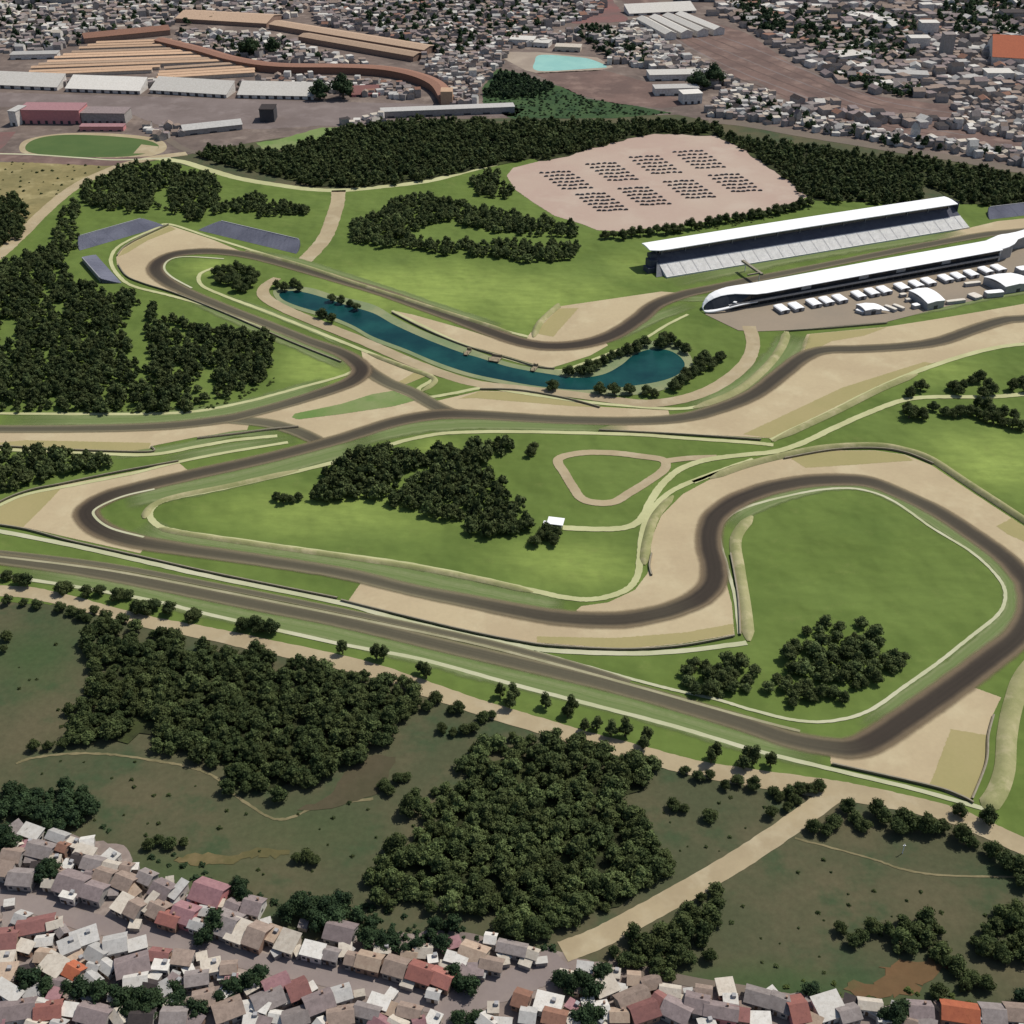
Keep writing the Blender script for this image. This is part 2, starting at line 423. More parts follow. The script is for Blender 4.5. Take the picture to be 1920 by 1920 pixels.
# ------------------------------------------------------------------ ground
sheet('ground', [(-9000, -3000), (9000, -3000), (9000, 16000), (-9000, 16000)], M['field'], 'base', world=True)
a0, a1 = G(-500, -60)[:2], G(2400, -60)[:2]
sheet('city_ground', W([(-160, 330), (0, 320), (250, 296), (340, 292), (500, 262), (780, 225), (1270, 215), (1320, 225), (1500, 255), (1760, 292), (2080, 335)]) + [(3500, 2200), (3500, 6000), (-3500, 6000), (-3500, 2200)],
      M['urban'], 'urban', world=True)
sheet('town_ground', [(-300, 1530), (0, 1552), (40, 1545), (160, 1570), (240, 1590), (252, 1630), (350, 1680), (500, 1740), (560, 1775), (640, 1755), (850, 1745), (1000, 1775), (1060, 1790), (1130, 1806),
       (1400, 1855), (1500, 1862), (1700, 1888), (2200, 1910), (2200, 2300), (-300, 2300)], M['town_soil'], 'urban', jitter=.8)
sheet('lawn', [(-200, 1120), (-200, 470), (0, 478), (80, 405), (150, 350), (230, 312), (300, 300), (400, 322), (520, 350), (640, 358), (800, 341), (1010, 293), (1240, 250), (1330, 250),
       (1430, 300), (1520, 368), (1700, 380), (2150, 385), (2150, 1700), (1920, 1598), (1850, 1562), (1700, 1512), (1500, 1478), (1300, 1445), (1100, 1392), (900, 1332), (700, 1262), (400, 1198), (130, 1135)], M['lawn'], 'lawn', jitter=.5)

# --- patches in and around the city
S = lambda *a, **k: sheet(*a, **k)
S('asphalt_yard', [(-200, 168), (590, 190), (840, 196), (985, 204), (965, 218), (780, 218), (740, 238), (600, 236), (500, 242), (350, 242), (300, 236), (240, 212), (40, 200), (-200, 205)], M['street'], 'patch', jitter=.6)
S('ochre_ground', [(-200, 300), (60, 305), (200, 310), (235, 312), (150, 345), (80, 400), (0, 470), (-200, 520)], M['ochre'], 'patch', jitter=1)
S('rubble_ground', [(0, 285), (200, 296), (300, 292), (230, 312), (120, 308), (0, 302)], M['brown_soil'], 'patch', jitter=1, dz=.012)
S('scrub_ground', [(905, 165), (930, 130), (965, 135), (1005, 150), (1060, 165), (1100, 185), (1200, 200), (1260, 212), (1150, 222), (960, 222), (905, 200)], M['scrub'], 'patch', jitter=1)
S('bare_field', [(1000, 137), (1130, 131), (1225, 157), (1290, 197), (1240, 203), (1150, 194), (1080, 176)], M['brown_soil'], 'patch', jitter=.8)
S('sand_apron', [(920, 97), (1010, 98), (1120, 108), (1150, 126), (1120, 133), (1010, 138), (985, 132)], M['sand'], 'patch', smooth=False)
S('pool_water', [(1003, 115), (1015, 103), (1080, 107), (1110, 112), (1138, 125), (1115, 128), (1010, 133)], M['pool'], 'road', smooth=True)
S('brown_hillside', [(1140, -10), (1230, 30), (1275, 75), (1330, 110), (1385, 150), (1420, 152), (1500, 205), (1600, 232), (1700, 252), (1850, 272), (2000, 292), (2000, 230), (1880, 210), (1760, 195), (1650, 182), (1560, 157), (1480, 117), (1400, 62), (1330, 40), (1200, -10)], M['brown_soil'], 'patch', jitter=1)
S('red_hillside', [(980, -10), (1140, -10), (1180, 40), (1080, 45), (1000, 25)], M['pink_ground'], 'patch', jitter=1.5)
S('green_strip', [(480, 268), (520, 262), (600, 240), (700, 235), (680, 250), (560, 275), (500, 285)], M['verge'], 'patch', jitter=1)
for px in ([(1330, 226), (1400, 233), (1500, 251), (1600, 267), (1700, 284), (1800, 299), (1930, 322), (2080, 345)],):
    ribbon('grey_road', px, 17, M['grey_road'], 'road', rag=.05)
# railway-like streaks on the brown hillside
for k in range(6):
    t = k / 5
    ribbon('rail_track', [(1215 + 60 * t, 55 - 12 * t), (1330 + 60 * t, 122 - 40 * t), (1450 + 60 * t, 172 - 40 * t), (1600 + 60 * t, 222 - 32 * t), (1800 + 60 * t, 262 - 40 * t)], 2.4, M['street'] if k % 2 else M['rail_soil'], 'road', rag=.6)
# sports oval
S('running_track', [(36, 278), (50, 262), (110, 251), (200, 250), (285, 258), (312, 272), (300, 288), (240, 298), (130, 298), (52, 290)], M['dirt'], 'patch', smooth=True)
S('sports_field', [(48, 274), (70, 260), (120, 253), (200, 255), (270, 262), (298, 274), (280, 286), (230, 294), (130, 294), (60, 287)], M['pitch_grass'], 'road', smooth=True)
S('sand_pit', [(250, 288), (265, 271), (298, 275), (290, 288)], M['dirt'], 'gravel')
S('clay_court', [(-60, 250), (30, 247), (0, 285), (-60, 292)], M['pink_ground'], 'patch')
ribbon('footpath', [(-30, 288), (60, 290), (150, 296), (220, 300), (320, 296)], 3, M['white_path'], 'gravel')
ribbon('footpath', [(0, 285), (25, 265), (55, 240)], 6, M['urban'], 'gravel')
ribbon('access_road', [(290, 245), (315, 262), (345, 280), (380, 288)], 8, M['grey_road'], 'gravel', rag=.1)

# --- lawn paths and roads
ribbon('gravel_path', [(290, 297), (340, 303), (390, 318), (450, 335), (520, 347), (580, 355), (640, 357), (700, 352), (800, 340), (880, 320), (950, 303), (1010, 292)], 8, M['pale_path'], 'road', rag=.08)
ribbon('dirt_road', [(635, 357), (632, 385), (622, 415), (610, 445), (590, 470), (570, 490)], 12, M['dirt'], 'road', rag=.06)
ribbon('dirt_road', [(-80, 540), (0, 477), (40, 440), (80, 400), (120, 365), (150, 345), (180, 330), (230, 310), (290, 296), (350, 288)], 11, M['dirt'], 'road', rag=.06, dz=.01)
ribbon('dirt_road', [(-60, 1104), (0, 1108), (60, 1112), (130, 1128), (200, 1147), (280, 1167), (400, 1190), (500, 1212), (600, 1233), (700, 1258), (800, 1292), (900, 1327), (1000, 1357), (1100, 1387), (1200, 1413),
     (1300, 1440), (1400, 1457), (1500, 1472), (1600, 1487), (1700, 1507), (1780, 1527), (1850, 1556), (1930, 1592), (2080, 1660)], [8, 8, 8, 8, 8, 8, 8.5, 9, 9, 9, 9, 9, 9, 9, 9, 9, 9.5, 10, 10, 9, 9, 9, 9, 9], M['dirt'], 'road', rag=.05, dz=.02)
ribbon('dirt_road', [(1575, 1480), (1500, 1535), (1400, 1603), (1300, 1663), (1200, 1718), (1120, 1760), (1055, 1785)], 8.5, M['dirt'], 'road', rag=.04, dz=.01)
ribbon('footpath', [(30, 1432), (60, 1422), (120, 1414), (200, 1414), (280, 1425), (350, 1437), (400, 1455), (440, 1490), (500, 1530), (540, 1535), (600, 1512), (700, 1498)], 1.2, M['faint_path'], 'road', rag=.4)
ribbon('footpath', [(1490, 1572), (1560, 1590), (1640, 1612), (1700, 1632), (1780, 1642), (1930, 1645)], .9, M['faint_path'], 'road', rag=.4)
S('bare_soil', [(620, 1490), (655, 1440), (700, 1415), (745, 1420), (710, 1490), (640, 1512), (560, 1520)], M['dull_soil'], 'road', jitter=1, dz=.005)
S('red_soil', [(1590, 1850), (1650, 1830), (1670, 1805), (1720, 1797), (1760, 1805), (1790, 1805), (1740, 1840), (1700, 1862), (1640, 1872)], M['red_soil'], 'road', jitter=2.0, smooth=True)
S('dry_grass', [(330, 1612), (370, 1600), (430, 1606), (480, 1592), (540, 1596), (520, 1608), (480, 1606), (430, 1622), (370, 1622)], M['dry_field'], 'road', jitter=1, smooth=True)

# --- car park
CARPARK = [(950, 330), (962, 315), (1010, 303), (1050, 295), (1100, 280), (1180, 258), (1230, 247), (1280, 245), (1340, 252), (1400, 280), (1440, 310), (1480, 340), (1520, 365), (1500, 377), (1440, 394), (1340, 414), (1280, 422), (1230, 427), (1160, 434), (1120, 432), (1090, 420), (1040, 405), (1000, 380), (965, 355)]
S('car_park', CARPARK, M['carpark'], 'gravel', jitter=.3, dz=.01)

# --- run-off gravel
G1 = [(318, 423), (287, 437), (253, 453), (230, 467), (218, 483), (220, 500), (233, 517), (263, 530), (300, 543), (327, 550), (358, 549), (310, 527), (292, 508), (298, 492), (325, 478), (370, 472), (440, 475), (453, 472), (400, 450)]
RUN = [G1,
 [(733, 582), (773, 590), (827, 605), (873, 618), (923, 634), (973, 645), (1023, 652), (1073, 650), (1133, 640), (1140, 648), (1107, 667), (1057, 683), (1033, 690), (1007, 685), (957, 670), (873, 647), (800, 617)],
 [(990, 630), (1010, 607), (1043, 580), (1047, 575), (1240, 547), (1280, 550), (1225, 575), (1150, 625), (1107, 640), (1040, 650), (985, 643)],
 [(677, 655), (787, 693), (813, 700), (753, 724), (715, 712), (690, 700), (680, 672)],
 [(470, 783), (550, 752), (640, 725), (680, 705), (740, 725), (800, 757), (850, 778), (740, 790), (640, 820), (605, 830), (560, 806), (500, 793)],
 [(815, 753), (900, 733), (973, 735), (1123, 763), (1253, 770), (1257, 786), (1140, 788), (973, 780), (907, 778), (847, 776)],
 [(-160, 806), (0, 806), (300, 801), (430, 785), (470, 789), (463, 807), (367, 820), (283, 837), (277, 847), (133, 843), (0, 836), (-160, 834)],
 [(335, 868), (117, 910), (40, 928), (-20, 957), (-60, 975), (-20, 985), (50, 990), (150, 1013), (263, 1038), (275, 1022), (187, 993), (160, 960), (200, 933), (267, 913), (362, 890)],
 [(653, 1127), (677, 1093), (773, 1107), (873, 1127), (973, 1147), (1040, 1158), (1107, 1163), (1173, 1162), (1240, 1150), (1313, 1120), (1337, 1093), (1338, 1060), (1353, 1060), (1372, 1133), (1377, 1190), (1280, 1207), (1173, 1218), (1007, 1206), (933, 1194), (807, 1167), (707, 1141)],
 [(1107, 1163), (1080, 1145), (1090, 1137), (1140, 1130), (1190, 1107), (1213, 1077), (1220, 1060), (1220, 1013), (1240, 967), (1280, 927), (1330, 900), (1397, 877), (1473, 858), (1563, 845), (1640, 845), (1697, 853), (1747, 873), (1813, 917), (1920, 987), (2010, 1045),
  (1990, 1140), (1930, 1105), (1880, 1043), (1830, 1007), (1763, 963), (1697, 930), (1633, 905), (1580, 900), (1513, 903), (1440, 917), (1380, 940), (1343, 967), (1330, 997), (1330, 1027), (1338, 1060), (1337, 1093), (1313, 1120), (1240, 1150), (1173, 1162)],
 [(1557, 1413), (1597, 1405), (1630, 1395), (1713, 1340), (1800, 1280), (1877, 1308), (1860, 1343), (1850, 1380), (1847, 1433), (1820, 1503), (1800, 1497), (1743, 1473), (1557, 1432)],
 [(1493, 667), (1513, 627), (1663, 613), (1747, 600), (1847, 583), (1920, 570), (2100, 560), (2100, 590), (1920, 598), (1880, 602), (1830, 617), (1763, 640), (1697, 650), (1613, 655), (1547, 657)],
 [(1123, 804), (1173, 790), (1273, 785), (1347, 767), (1413, 740), (1463, 703), (1507, 670), (1547, 657), (1613, 655), (1697, 650), (1763, 640), (1830, 617), (1880, 600), (1920, 598), (2100, 590), (2100, 625), (1920, 642), (1863, 650), (1747, 682), (1647, 723), (1560, 768), (1447, 822), (1280, 813)],
 [(1740, 446), (1820, 427), (1870, 415), (1920, 410), (2080, 400), (2080, 420), (1920, 433), (1850, 440), (1780, 452)],
]
for q in RUN: S('gravel_runoff', q, M['gravel'], 'gravel', jitter=.12)
OLV = [
 [(318, 424), (287, 438), (253, 454), (231, 468), (221, 482), (240, 474), (275, 452), (330, 430)],
 [(1010, 627), (1013, 614), (1047, 579), (1085, 578), (1037, 632)],
 [(787, 693), (812, 701), (753, 723), (745, 718)],
 [(900, 734), (973, 736), (1123, 764), (1073, 762), (890, 747), (860, 748)],
 [(47, 826), (283, 831), (277, 846), (133, 843), (0, 836), (0, 830)],
 [(120, 911), (40, 929), (-18, 957), (-55, 975), (-18, 985), (43, 989), (83, 950)],
 [(1007, 1194), (1150, 1197), (1280, 1187), (1375, 1170), (1376, 1189), (1280, 1206), (1173, 1217), (1007, 1205)],
 [(1480, 858), (1510, 878), (1600, 872), (1713, 864), (1697, 854), (1640, 846), (1563, 846)],
 [(1868, 987), (1897, 972), (1960, 1015), (1960, 1030), (1930, 1020), (1890, 1003)],
 [(1783, 1368), (1850, 1379), (1847, 1433), (1820, 1502), (1743, 1473)],
 [(1505, 668), (1518, 627), (1663, 614), (1620, 630), (1560, 640)],
 [(1393, 815), (1580, 727), (1733, 679), (1747, 682), (1647, 723), (1447, 822)],
]
for q in OLV: S('weathered_gravel', q, M['gravel_olive'], 'olive', jitter=.25)
# grass islands
S('grass_island', [(547, 783), (553, 776), (640, 758), (697, 740), (737, 733), (780, 751), (740, 762), (640, 777), (560, 787)], M['verge'], 'island', jitter=.2)
S('grass_island', [(818, 722), (835, 705), (870, 710), (915, 730), (860, 742), (812, 742), (795, 735)], M['lawn'], 'island', jitter=.2)
# --- greyer mown verges along the straights
V = [
 ([(360, 560), (430, 592), (520, 630), (600, 665), (655, 690)], 13), ([(420, 555), (520, 592), (600, 625), (650, 650)], 7),
 ([(0, 787), (200, 786), (330, 780), (440, 766), (540, 740), (620, 715)], 17), ([(470, 472), (560, 492), (650, 520), (760, 556), (860, 590), (940, 614)], 12),
 ([(640, 835), (760, 805), (880, 795), (1040, 797), (1180, 800)], 16), ([(230, 940), (300, 925), (450, 895), (600, 855), (700, 830)], 20),
 ([(260, 985), (330, 1013), (500, 1038), (700, 1072), (860, 1105), (1000, 1135), (1060, 1140)], 18), ([(0, 1068), (200, 1098), (400, 1145), (640, 1192), (900, 1258), (1150, 1318), (1400, 1392), (1550, 1425)], 13),
 ([(1290, 770), (1370, 740), (1430, 700), (1470, 660), (1490, 625)], 22), ([(1250, 530), (1400, 498), (1550, 470), (1700, 448), (1800, 430)], 24),
 ([(1360, 990), (1420, 950), (1510, 920), (1590, 910), (1650, 922), (1730, 965), (1830, 1030), (1885, 1075), (1900, 1120), (1890, 1160), (1800, 1240), (1700, 1310), (1620, 1370)], 10),
 ([(1250, 560), (1330, 560), (1400, 552)], 10), ([(1140, 640), (1220, 600), (1300, 570)], 12), ([(300, 865), (420, 842), (560, 822)], 10), ([(200, 858), (320, 842), (440, 815), (540, 812)], 8),
 ([(1480, 612), (1660, 590), (1760, 575), (1860, 553), (1960, 540), (2060, 530)], 14),
]
for i, (q, w) in enumerate(V): ribbon('mown_verge', q, w * 1.15, M['mown'], 'verge', rag=.06, dz=.001 * i)

# --- paddock
S('paddock_yard', [(1322, 590), (1336, 578), (1480, 555), (1700, 515), (1880, 470), (2080, 425), (2080, 528), (1960, 540), (1880, 553), (1780, 574), (1663, 604), (1475, 620), (1420, 622), (1384, 620)], M['paddock'], 'path')
ribbon('service_road', [(1404, 612), (1412, 645), (1398, 682), (1352, 720), (1295, 745), (1225, 757), (1160, 752), (1080, 741), (980, 730), (900, 721), (840, 705), (760, 675), (680, 640), (600, 608), (530, 578), (496, 556), (497, 538), (520, 522)],
       [9, 9, 9, 9, 9, 9, 8, 8, 8, 8, 8.5, 9, 9, 9, 9, 9, 8, 7], M['dirt'], 'path', rag=.04, dz=.012)
# --- lake
S('lake_shore', [(512, 548), (530, 538), (580, 540), (630, 555), (700, 572), (745, 598), (800, 624), (870, 650), (960, 682), (1040, 694), (1075, 692), (1140, 678), (1180, 652), (1225, 640), (1270, 645), (1298, 675), (1290, 710), (1250, 730), (1180, 742), (1080, 740), (1010, 731), (950, 722), (880, 707), (820, 688), (760, 662), (700, 640), (660, 617), (610, 597), (560, 582), (525, 568)], M['shore'], 'path', smooth=True, dz=.004)
S('lake_water', [(525, 550), (550, 546), (580, 551), (617, 562), (650, 573), (700, 588), (740, 610), (800, 637), (860, 660), (900, 672), (960, 690), (1030, 702), (1080, 709), (1130, 703), (1165, 685), (1190, 665), (1225, 655), (1260, 660), (1283, 680), (1275, 700), (1240, 715), (1180, 725), (1130, 730), (1080, 732), (1010, 725), (950, 715), (880, 700), (820, 680), (760, 655), (700, 632), (660, 610), (610, 590), (560, 575), (530, 562)], M['water'], 'path', smooth=True, dz=.016)

# --- pale inner roads
ribbon('perimeter_path', [(1450, 835), (1400, 830), (1280, 822), (1180, 815), (960, 810), (850, 812), (800, 818), (740, 832), (640, 864), (433, 913), (333, 933), (293, 947), (281, 967), (298, 987), (333, 997), (433, 1012), (633, 1040), (773, 1060), (907, 1087), (1007, 1110), (1073, 1123), (1123, 1123), (1173, 1107), (1195, 1080), (1201, 1033), (1208, 987), (1234, 943), (1273, 914), (1347, 885), (1413, 862)],
       3.4, M['pale_path'], 'path', rag=.12)
ribbon('hut_path', [(1055, 990), (1130, 993), (1180, 988), (1205, 970), (1220, 940), (1245, 905), (1280, 878), (1330, 862), (1400, 853), (1450, 848), (1500, 833), (1560, 805), (1620, 778), (1690, 752), (1750, 745), (1850, 745), (1920, 740), (2060, 730)], 4.2, M['pale_path'], 'link', rag=.1)
ribbon('dirt_loop', [(1047, 862), (1060, 890), (1075, 915), (1090, 935), (1115, 943), (1150, 942), (1180, 925), (1220, 900), (1246, 880), (1243, 863), (1200, 856), (1150, 850), (1090, 850)], 5.5, M['dirt'], 'path', closed=True, rag=.05)
ribbon('dirt_spur', [(1243, 866), (1290, 860), (1345, 858)], 5, M['dirt'], 'path', dz=.003)
ribbon('inner_path', [(1386, 1190), (1378, 1120), (1362, 1060), (1349, 1005), (1363, 972), (1413, 947), (1513, 923), (1580, 916), (1630, 922), (1680, 943), (1747, 990), (1813, 1030), (1853, 1063), (1880, 1097), (1884, 1127), (1867, 1157), (1813, 1200), (1763, 1240), (1697, 1287), (1630, 1333), (1563, 1352), (1497, 1352), (1413, 1333), (1347, 1313), (1280, 1298), (1207, 1280), (1107, 1252), (1000, 1222)], 1.7, M['white_path'], 'path', rag=.15)
ribbon('south_path', [(-60, 1074), (0, 1080), (150, 1102), (300, 1130), (380, 1150), (633, 1207), (790, 1237), (973, 1287), (1140, 1330), (1273, 1365), (1413, 1407), (1547, 1440), (1713, 1480), (1847, 1518)], 2.2, M['white_path'], 'path', rag=.1)
ribbon('pit_lane', [(-60, 1033), (0, 1037), (200, 1061), (400, 1098), (640, 1146), (873, 1196), (1000, 1227), (1100, 1255), (1180, 1281)], 5.0, M['track'], 'link', wear=[.35] * 9)
ribbon('lane_divider', [(-60, 1041), (0, 1045), (200, 1070), (400, 1107), (640, 1155), (873, 1204), (1020, 1241), (1150, 1276), (1400, 1346), (1500, 1372)], 1.5, M['divider'], 'line', rag=.1)
ribbon('runoff_path', [(-20, 993), (133, 1023), (267, 1053), (400, 1083), (633, 1130), (740, 1160), (873, 1192), (973, 1212), (1040, 1221), (1173, 1226), (1280, 1221), (1400, 1206)], 3.0, M['white_path'], 'path', rag=.1)
ribbon('runoff_path', [(0, 843), (150, 849), (280, 853), (370, 838), (440, 826), (520, 818)], 3.2, M['pale_path'], 'path', rag=.1)
ribbon('runoff_path', [(-40, 972), (10, 943), (60, 925), (150, 908), (250, 888), (330, 868), (420, 850), (540, 830)], 2.6, M['pale_path'], 'path', rag=.1)
ribbon('runoff_path', [(1300, 905), (1390, 872), (1467, 853), (1547, 840)], 3, M['pale_path'], 'path', rag=.1)
ribbon('runoff_path', [(-60, 775), (140, 777), (300, 776), (380, 770), (470, 752), (560, 728), (640, 706), (668, 690), (655, 672), (600, 650), (500, 615), (400, 578), (320, 555), (250, 537), (222, 517), (208, 492), (215, 470), (240, 452), (290, 430), (318, 421), (400, 447), (500, 478), (600, 508), (700, 540), (800, 575), (900, 608), (990, 632)], 2.8, M['pale_path'], 'path', rag=.15)
ribbon('runoff_path', [(735, 583), (790, 610), (860, 643), (940, 670), (1005, 688), (1040, 695), (1070, 690), (1130, 668), (1200, 640), (1250, 610), (1290, 590)], 2.4, M['pale_path'], 'path', rag=.1)
ribbon('runoff_path', [(1447, 826), (1560, 772), (1650, 727), (1750, 686), (1860, 654), (1960, 642), (2080, 632)], 4, M['pale_path'], 'path', rag=.1)
ribbon('runoff_path', [(1475, 622), (1462, 655), (1430, 695), (1370, 738), (1290, 766), (1180, 762), (1080, 752), (980, 738), (910, 728), (850, 738), (800, 745), (785, 730), (812, 708), (760, 688), (700, 665), (600, 625), (500, 585), (420, 555), (378, 535), (375, 515), (400, 503)], 3, M['pale_path'], 'path', rag=.12, dz=.006)
ribbon('kerb_strip', [(420, 486), (350, 482), (318, 488), (308, 503), (322, 520), (360, 541)], 1.6, M['white_path'], 'line')
ribbon('kerb_strip', [(290, 918), (230, 932), (180, 955), (180, 972), (210, 992), (270, 1008)], 1.4, M['white_path'], 'line')

# --- the circuit
TA = [(2100, 405), (1960, 428), (1920, 433), (1850, 440), (1780, 452), (1700, 467), (1600, 487), (1500, 507), (1400, 527), (1340, 540), (1280, 553), (1230, 572), (1195, 600), (1150, 628), (1100, 644), (1040, 650), (990, 645), (930, 627), (850, 596), (790, 575), (720, 550), (640, 526), (560, 503), (480, 482), (420, 473), (370, 472), (325, 478), (298, 492), (292, 508), (310, 527), (350, 548), (420, 577), (500, 608), (580, 640), (640, 662), (672, 683), (677, 700), (655, 718), (610, 735), (540, 757), (470, 776), (420, 787), (330, 798), (230, 803), (100, 805), (0, 805), (-160, 802)]
WA = [.6, .6, .6, .6, .6, .6, .5, .5, .6, .7, .8, .95, 1, 1, 1, 1, .95, .9, .8, .75, .75, .75, .7, .7, .75, .8, .9, 1, .95, .85, .65, .55, .5, .55, .75, .95, 1, .9, .75, .6, .55, .6, .55, .5, .45, .45, .45]
TB = [(-160, 1030), (0, 1049), (100, 1062), (200, 1078), (333, 1104), (500, 1138), (633, 1164), (840, 1213), (973, 1244), (1140, 1284), (1280, 1323), (1380, 1353), (1480, 1387), (1563, 1402), (1600, 1403), (1640, 1388), (1713, 1340), (1780, 1293), (1847, 1243), (1907, 1195), (1932, 1150), (1930, 1105), (1913, 1077), (1880, 1043), (1830, 1007), (1763, 963), (1697, 930), (1633, 905), (1580, 900), (1513, 903), (1440, 917), (1380, 940), (1343, 967), (1330, 997), (1330, 1027), (1338, 1060), (1337, 1093), (1313, 1120), (1280, 1137), (1240, 1150), (1173, 1162), (1107, 1163), (1040, 1158), (973, 1147), (873, 1127), (773, 1107), (633, 1074), (467, 1048), (333, 1029), (250, 1015), (187, 992), (162, 960), (200, 933), (267, 913), (360, 891), (500, 860), (633, 825), (740, 792), (823, 778), (907, 779), (1040, 787), (1173, 790), (1273, 785), (1347, 767), (1413, 740), (1463, 703), (1507, 670), (1547, 657), (1613, 655), (1697, 650), (1763, 640), (1830, 617), (1880, 602), (1920, 598), (2100, 590)]
WB = [.5, .5, .5, .5, .5, .5, .5, .5, .5, .5, .55, .6, .65, .75, .9, 1, 1, 1, 1, .95, .95, .95, .95, .9, .85, .8, .7, .8, .85, .9, .95, 1, 1, 1, 1, 1, 1, 1, .9, .85, .9, .85, .8, .75, .6, .5, .5, .55, .65, .8, .95, 1, .95, .85, .8, .75, .75, .8, .85, .7, .6, .6, .65, .75, .85, .9, .85, .75, .75, .75, .8, .8, .75, .7, .7]
ribbon('race_track', TA, [10 + 6.2 * max(0, w - .4) / .6 for w in WA], M['track'], 'track', wear=WA)
ribbon('race_track', TB, [10 + 6.2 * max(0, w - .4) / .6 for w in WB], M['track'], 'track', wear=WB, dz=.004)
def edge_lines(px, wear, dz):
    P = spline(W(px), 10); R_ = frames(P); ww = [w[0] for w in spline([(w,) for w in wear], 10)]
    for sd in (-1, 1):
        mb = MB(); rows = []
        for p, r, w in zip(P, R_, ww):
            h = (9.5 + 5.2 * max(0, w - .4) / .6) / 2 * .9
            rows.append([(p[0] + r[0] * sd * (h + t), p[1] + r[1] * sd * (h + t), Z['line'] + dz) for t in (-.22, .22)])
        mb.rings(rows if sd < 0 else rows, closed=False)
        tag(mb.build('track_edge_line', M['edge_line']), kind='structure')
ribbon('link_track', [(683, 690), (723, 716), (773, 737), (813, 760), (850, 777)], 12.5, M['track'], 'link', wear=[.85, .5, .45, .5, .75])
ribbon('link_track', [(420, 786), (500, 794), (550, 807), (585, 822), (600, 832)], 11.5, M['track'], 'link', wear=[.3, .35, .45, .6, .7], dz=.004)

# --- earth banks
for px, w, h in (
  ([(1847, 1518), (1870, 1485), (1884, 1440), (1888, 1380), (1900, 1320), (1925, 1260), (2000, 1180)], 8, 1.6),
  ([(1404, 1203), (1397, 1140), (1386, 1070), (1380, 1010), (1410, 968)], 6, 1.4),
  ([(1330, 898), (1397, 874), (1467, 856), (1547, 841), (1640, 837), (1697, 846), (1747, 864), (1813, 907), (1920, 977), (2040, 1060)], 5, 2.0),
  ([(1000, 633), (1013, 605), (1042, 578), (1050, 574)], 5, 1.8),
  ([(1475, 622), (1466, 650), (1436, 690), (1380, 735), (1300, 766)], 6, 1.4),
  ([(1447, 828), (1560, 776), (1650, 731), (1720, 702)], 5, 1.8),
  ([(1208, 1060), (1212, 1020), (1228, 970), (1262, 930)], 5, 1.3),
  ([(270, 973), (285, 950), (330, 932), (433, 911), (560, 882)], 4.5, 1.0),
  ([(298, 991), (345, 1001), (450, 1017), (640, 1044), (780, 1065), (900, 1088), (1000, 1111)], 4, 1.0),
  ([(460, 470), (560, 497), (660, 530), (760, 562), (860, 594), (960, 625)], 4, 1.3),
  ([(690, 540 + 123), (760, 690), (815, 712), (790, 735)], 4, 1.2)):
    ridge('earth_bank', px, w, h, M['bank'])
# --- barriers
BAR = [
 ([(-20, 983), (50, 994), (133, 1016), (267, 1046), (400, 1076), (633, 1123)], 'long dark barrier south of the left hairpin gravel with pale path behind'),
 ([(640, 1127), (740, 1152), (873, 1184), (973, 1204), (1040, 1213), (1173, 1219), (1280, 1212), (1377, 1194)], 'long dark barrier under the wide gravel strip beside the bottom straight'),
 ([(-40, 967), (10, 938), (60, 920), (120, 908), (220, 887), (335, 866)], 'dark barrier above the left hairpin gravel, below the small wood'),
 ([(0, 838), (130, 845), (277, 849), (284, 840)], 'short dark barrier on the lower edge of the far left gravel strip'),
 ([(1560, 1434), (1743, 1475), (1800, 1494), (1825, 1507)], 'dark barrier closing the bottom right corner gravel, next to the dirt road'),
 ([(1822, 1500), (1848, 1433), (1852, 1382), (1862, 1343)], 'dark barrier at the right end of the corner gravel, under a pale bank'),
 ([(222, 497), (238, 519), (270, 533), (330, 552), (430, 592), (540, 640), (640, 680)], 'curved dark barrier around the top left hairpin beside the big wood'),
 ([(220, 480), (232, 465), (255, 451), (290, 434), (316, 422)], 'dark barrier behind the top left hairpin in front of the blue grey stands'),
 ([(735, 587), (800, 620), (873, 650), (957, 674), (1007, 689), (1040, 693)], 'dark barrier between the gravel esses and the lake'),
 ([(900, 731), (973, 733), (1060, 748), (1125, 765)], 'dark barrier between the lakeside service road and the middle gravel'),
 ([(1473, 622), (1560, 616), (1663, 607)], 'dark barrier along the lower edge of the paddock yard'),
 ([(1123, 808), (1280, 816), (1427, 826)], 'dark barrier below the central gravel, above the dirt loop lawn'),
 ([(1470, 861), (1560, 845), (1640, 842), (1697, 850), (1750, 871)], 'dark barrier around the top of the big right hand loop'),
 ([(560, 802), (500, 808), (440, 816), (370, 824)], 'short dark barrier beside the small link road left of centre'),
 ([(1370, 1040), (1384, 1120), (1388, 1192)], 'dark barrier at the inside left of the big loop lawn'),
 ([(1222, 1040), (1218, 1062), (1222, 1080)], 'very short dark barrier on the left rim of the loop gravel'),
]
for px, lab in BAR: barrier(px, lab)

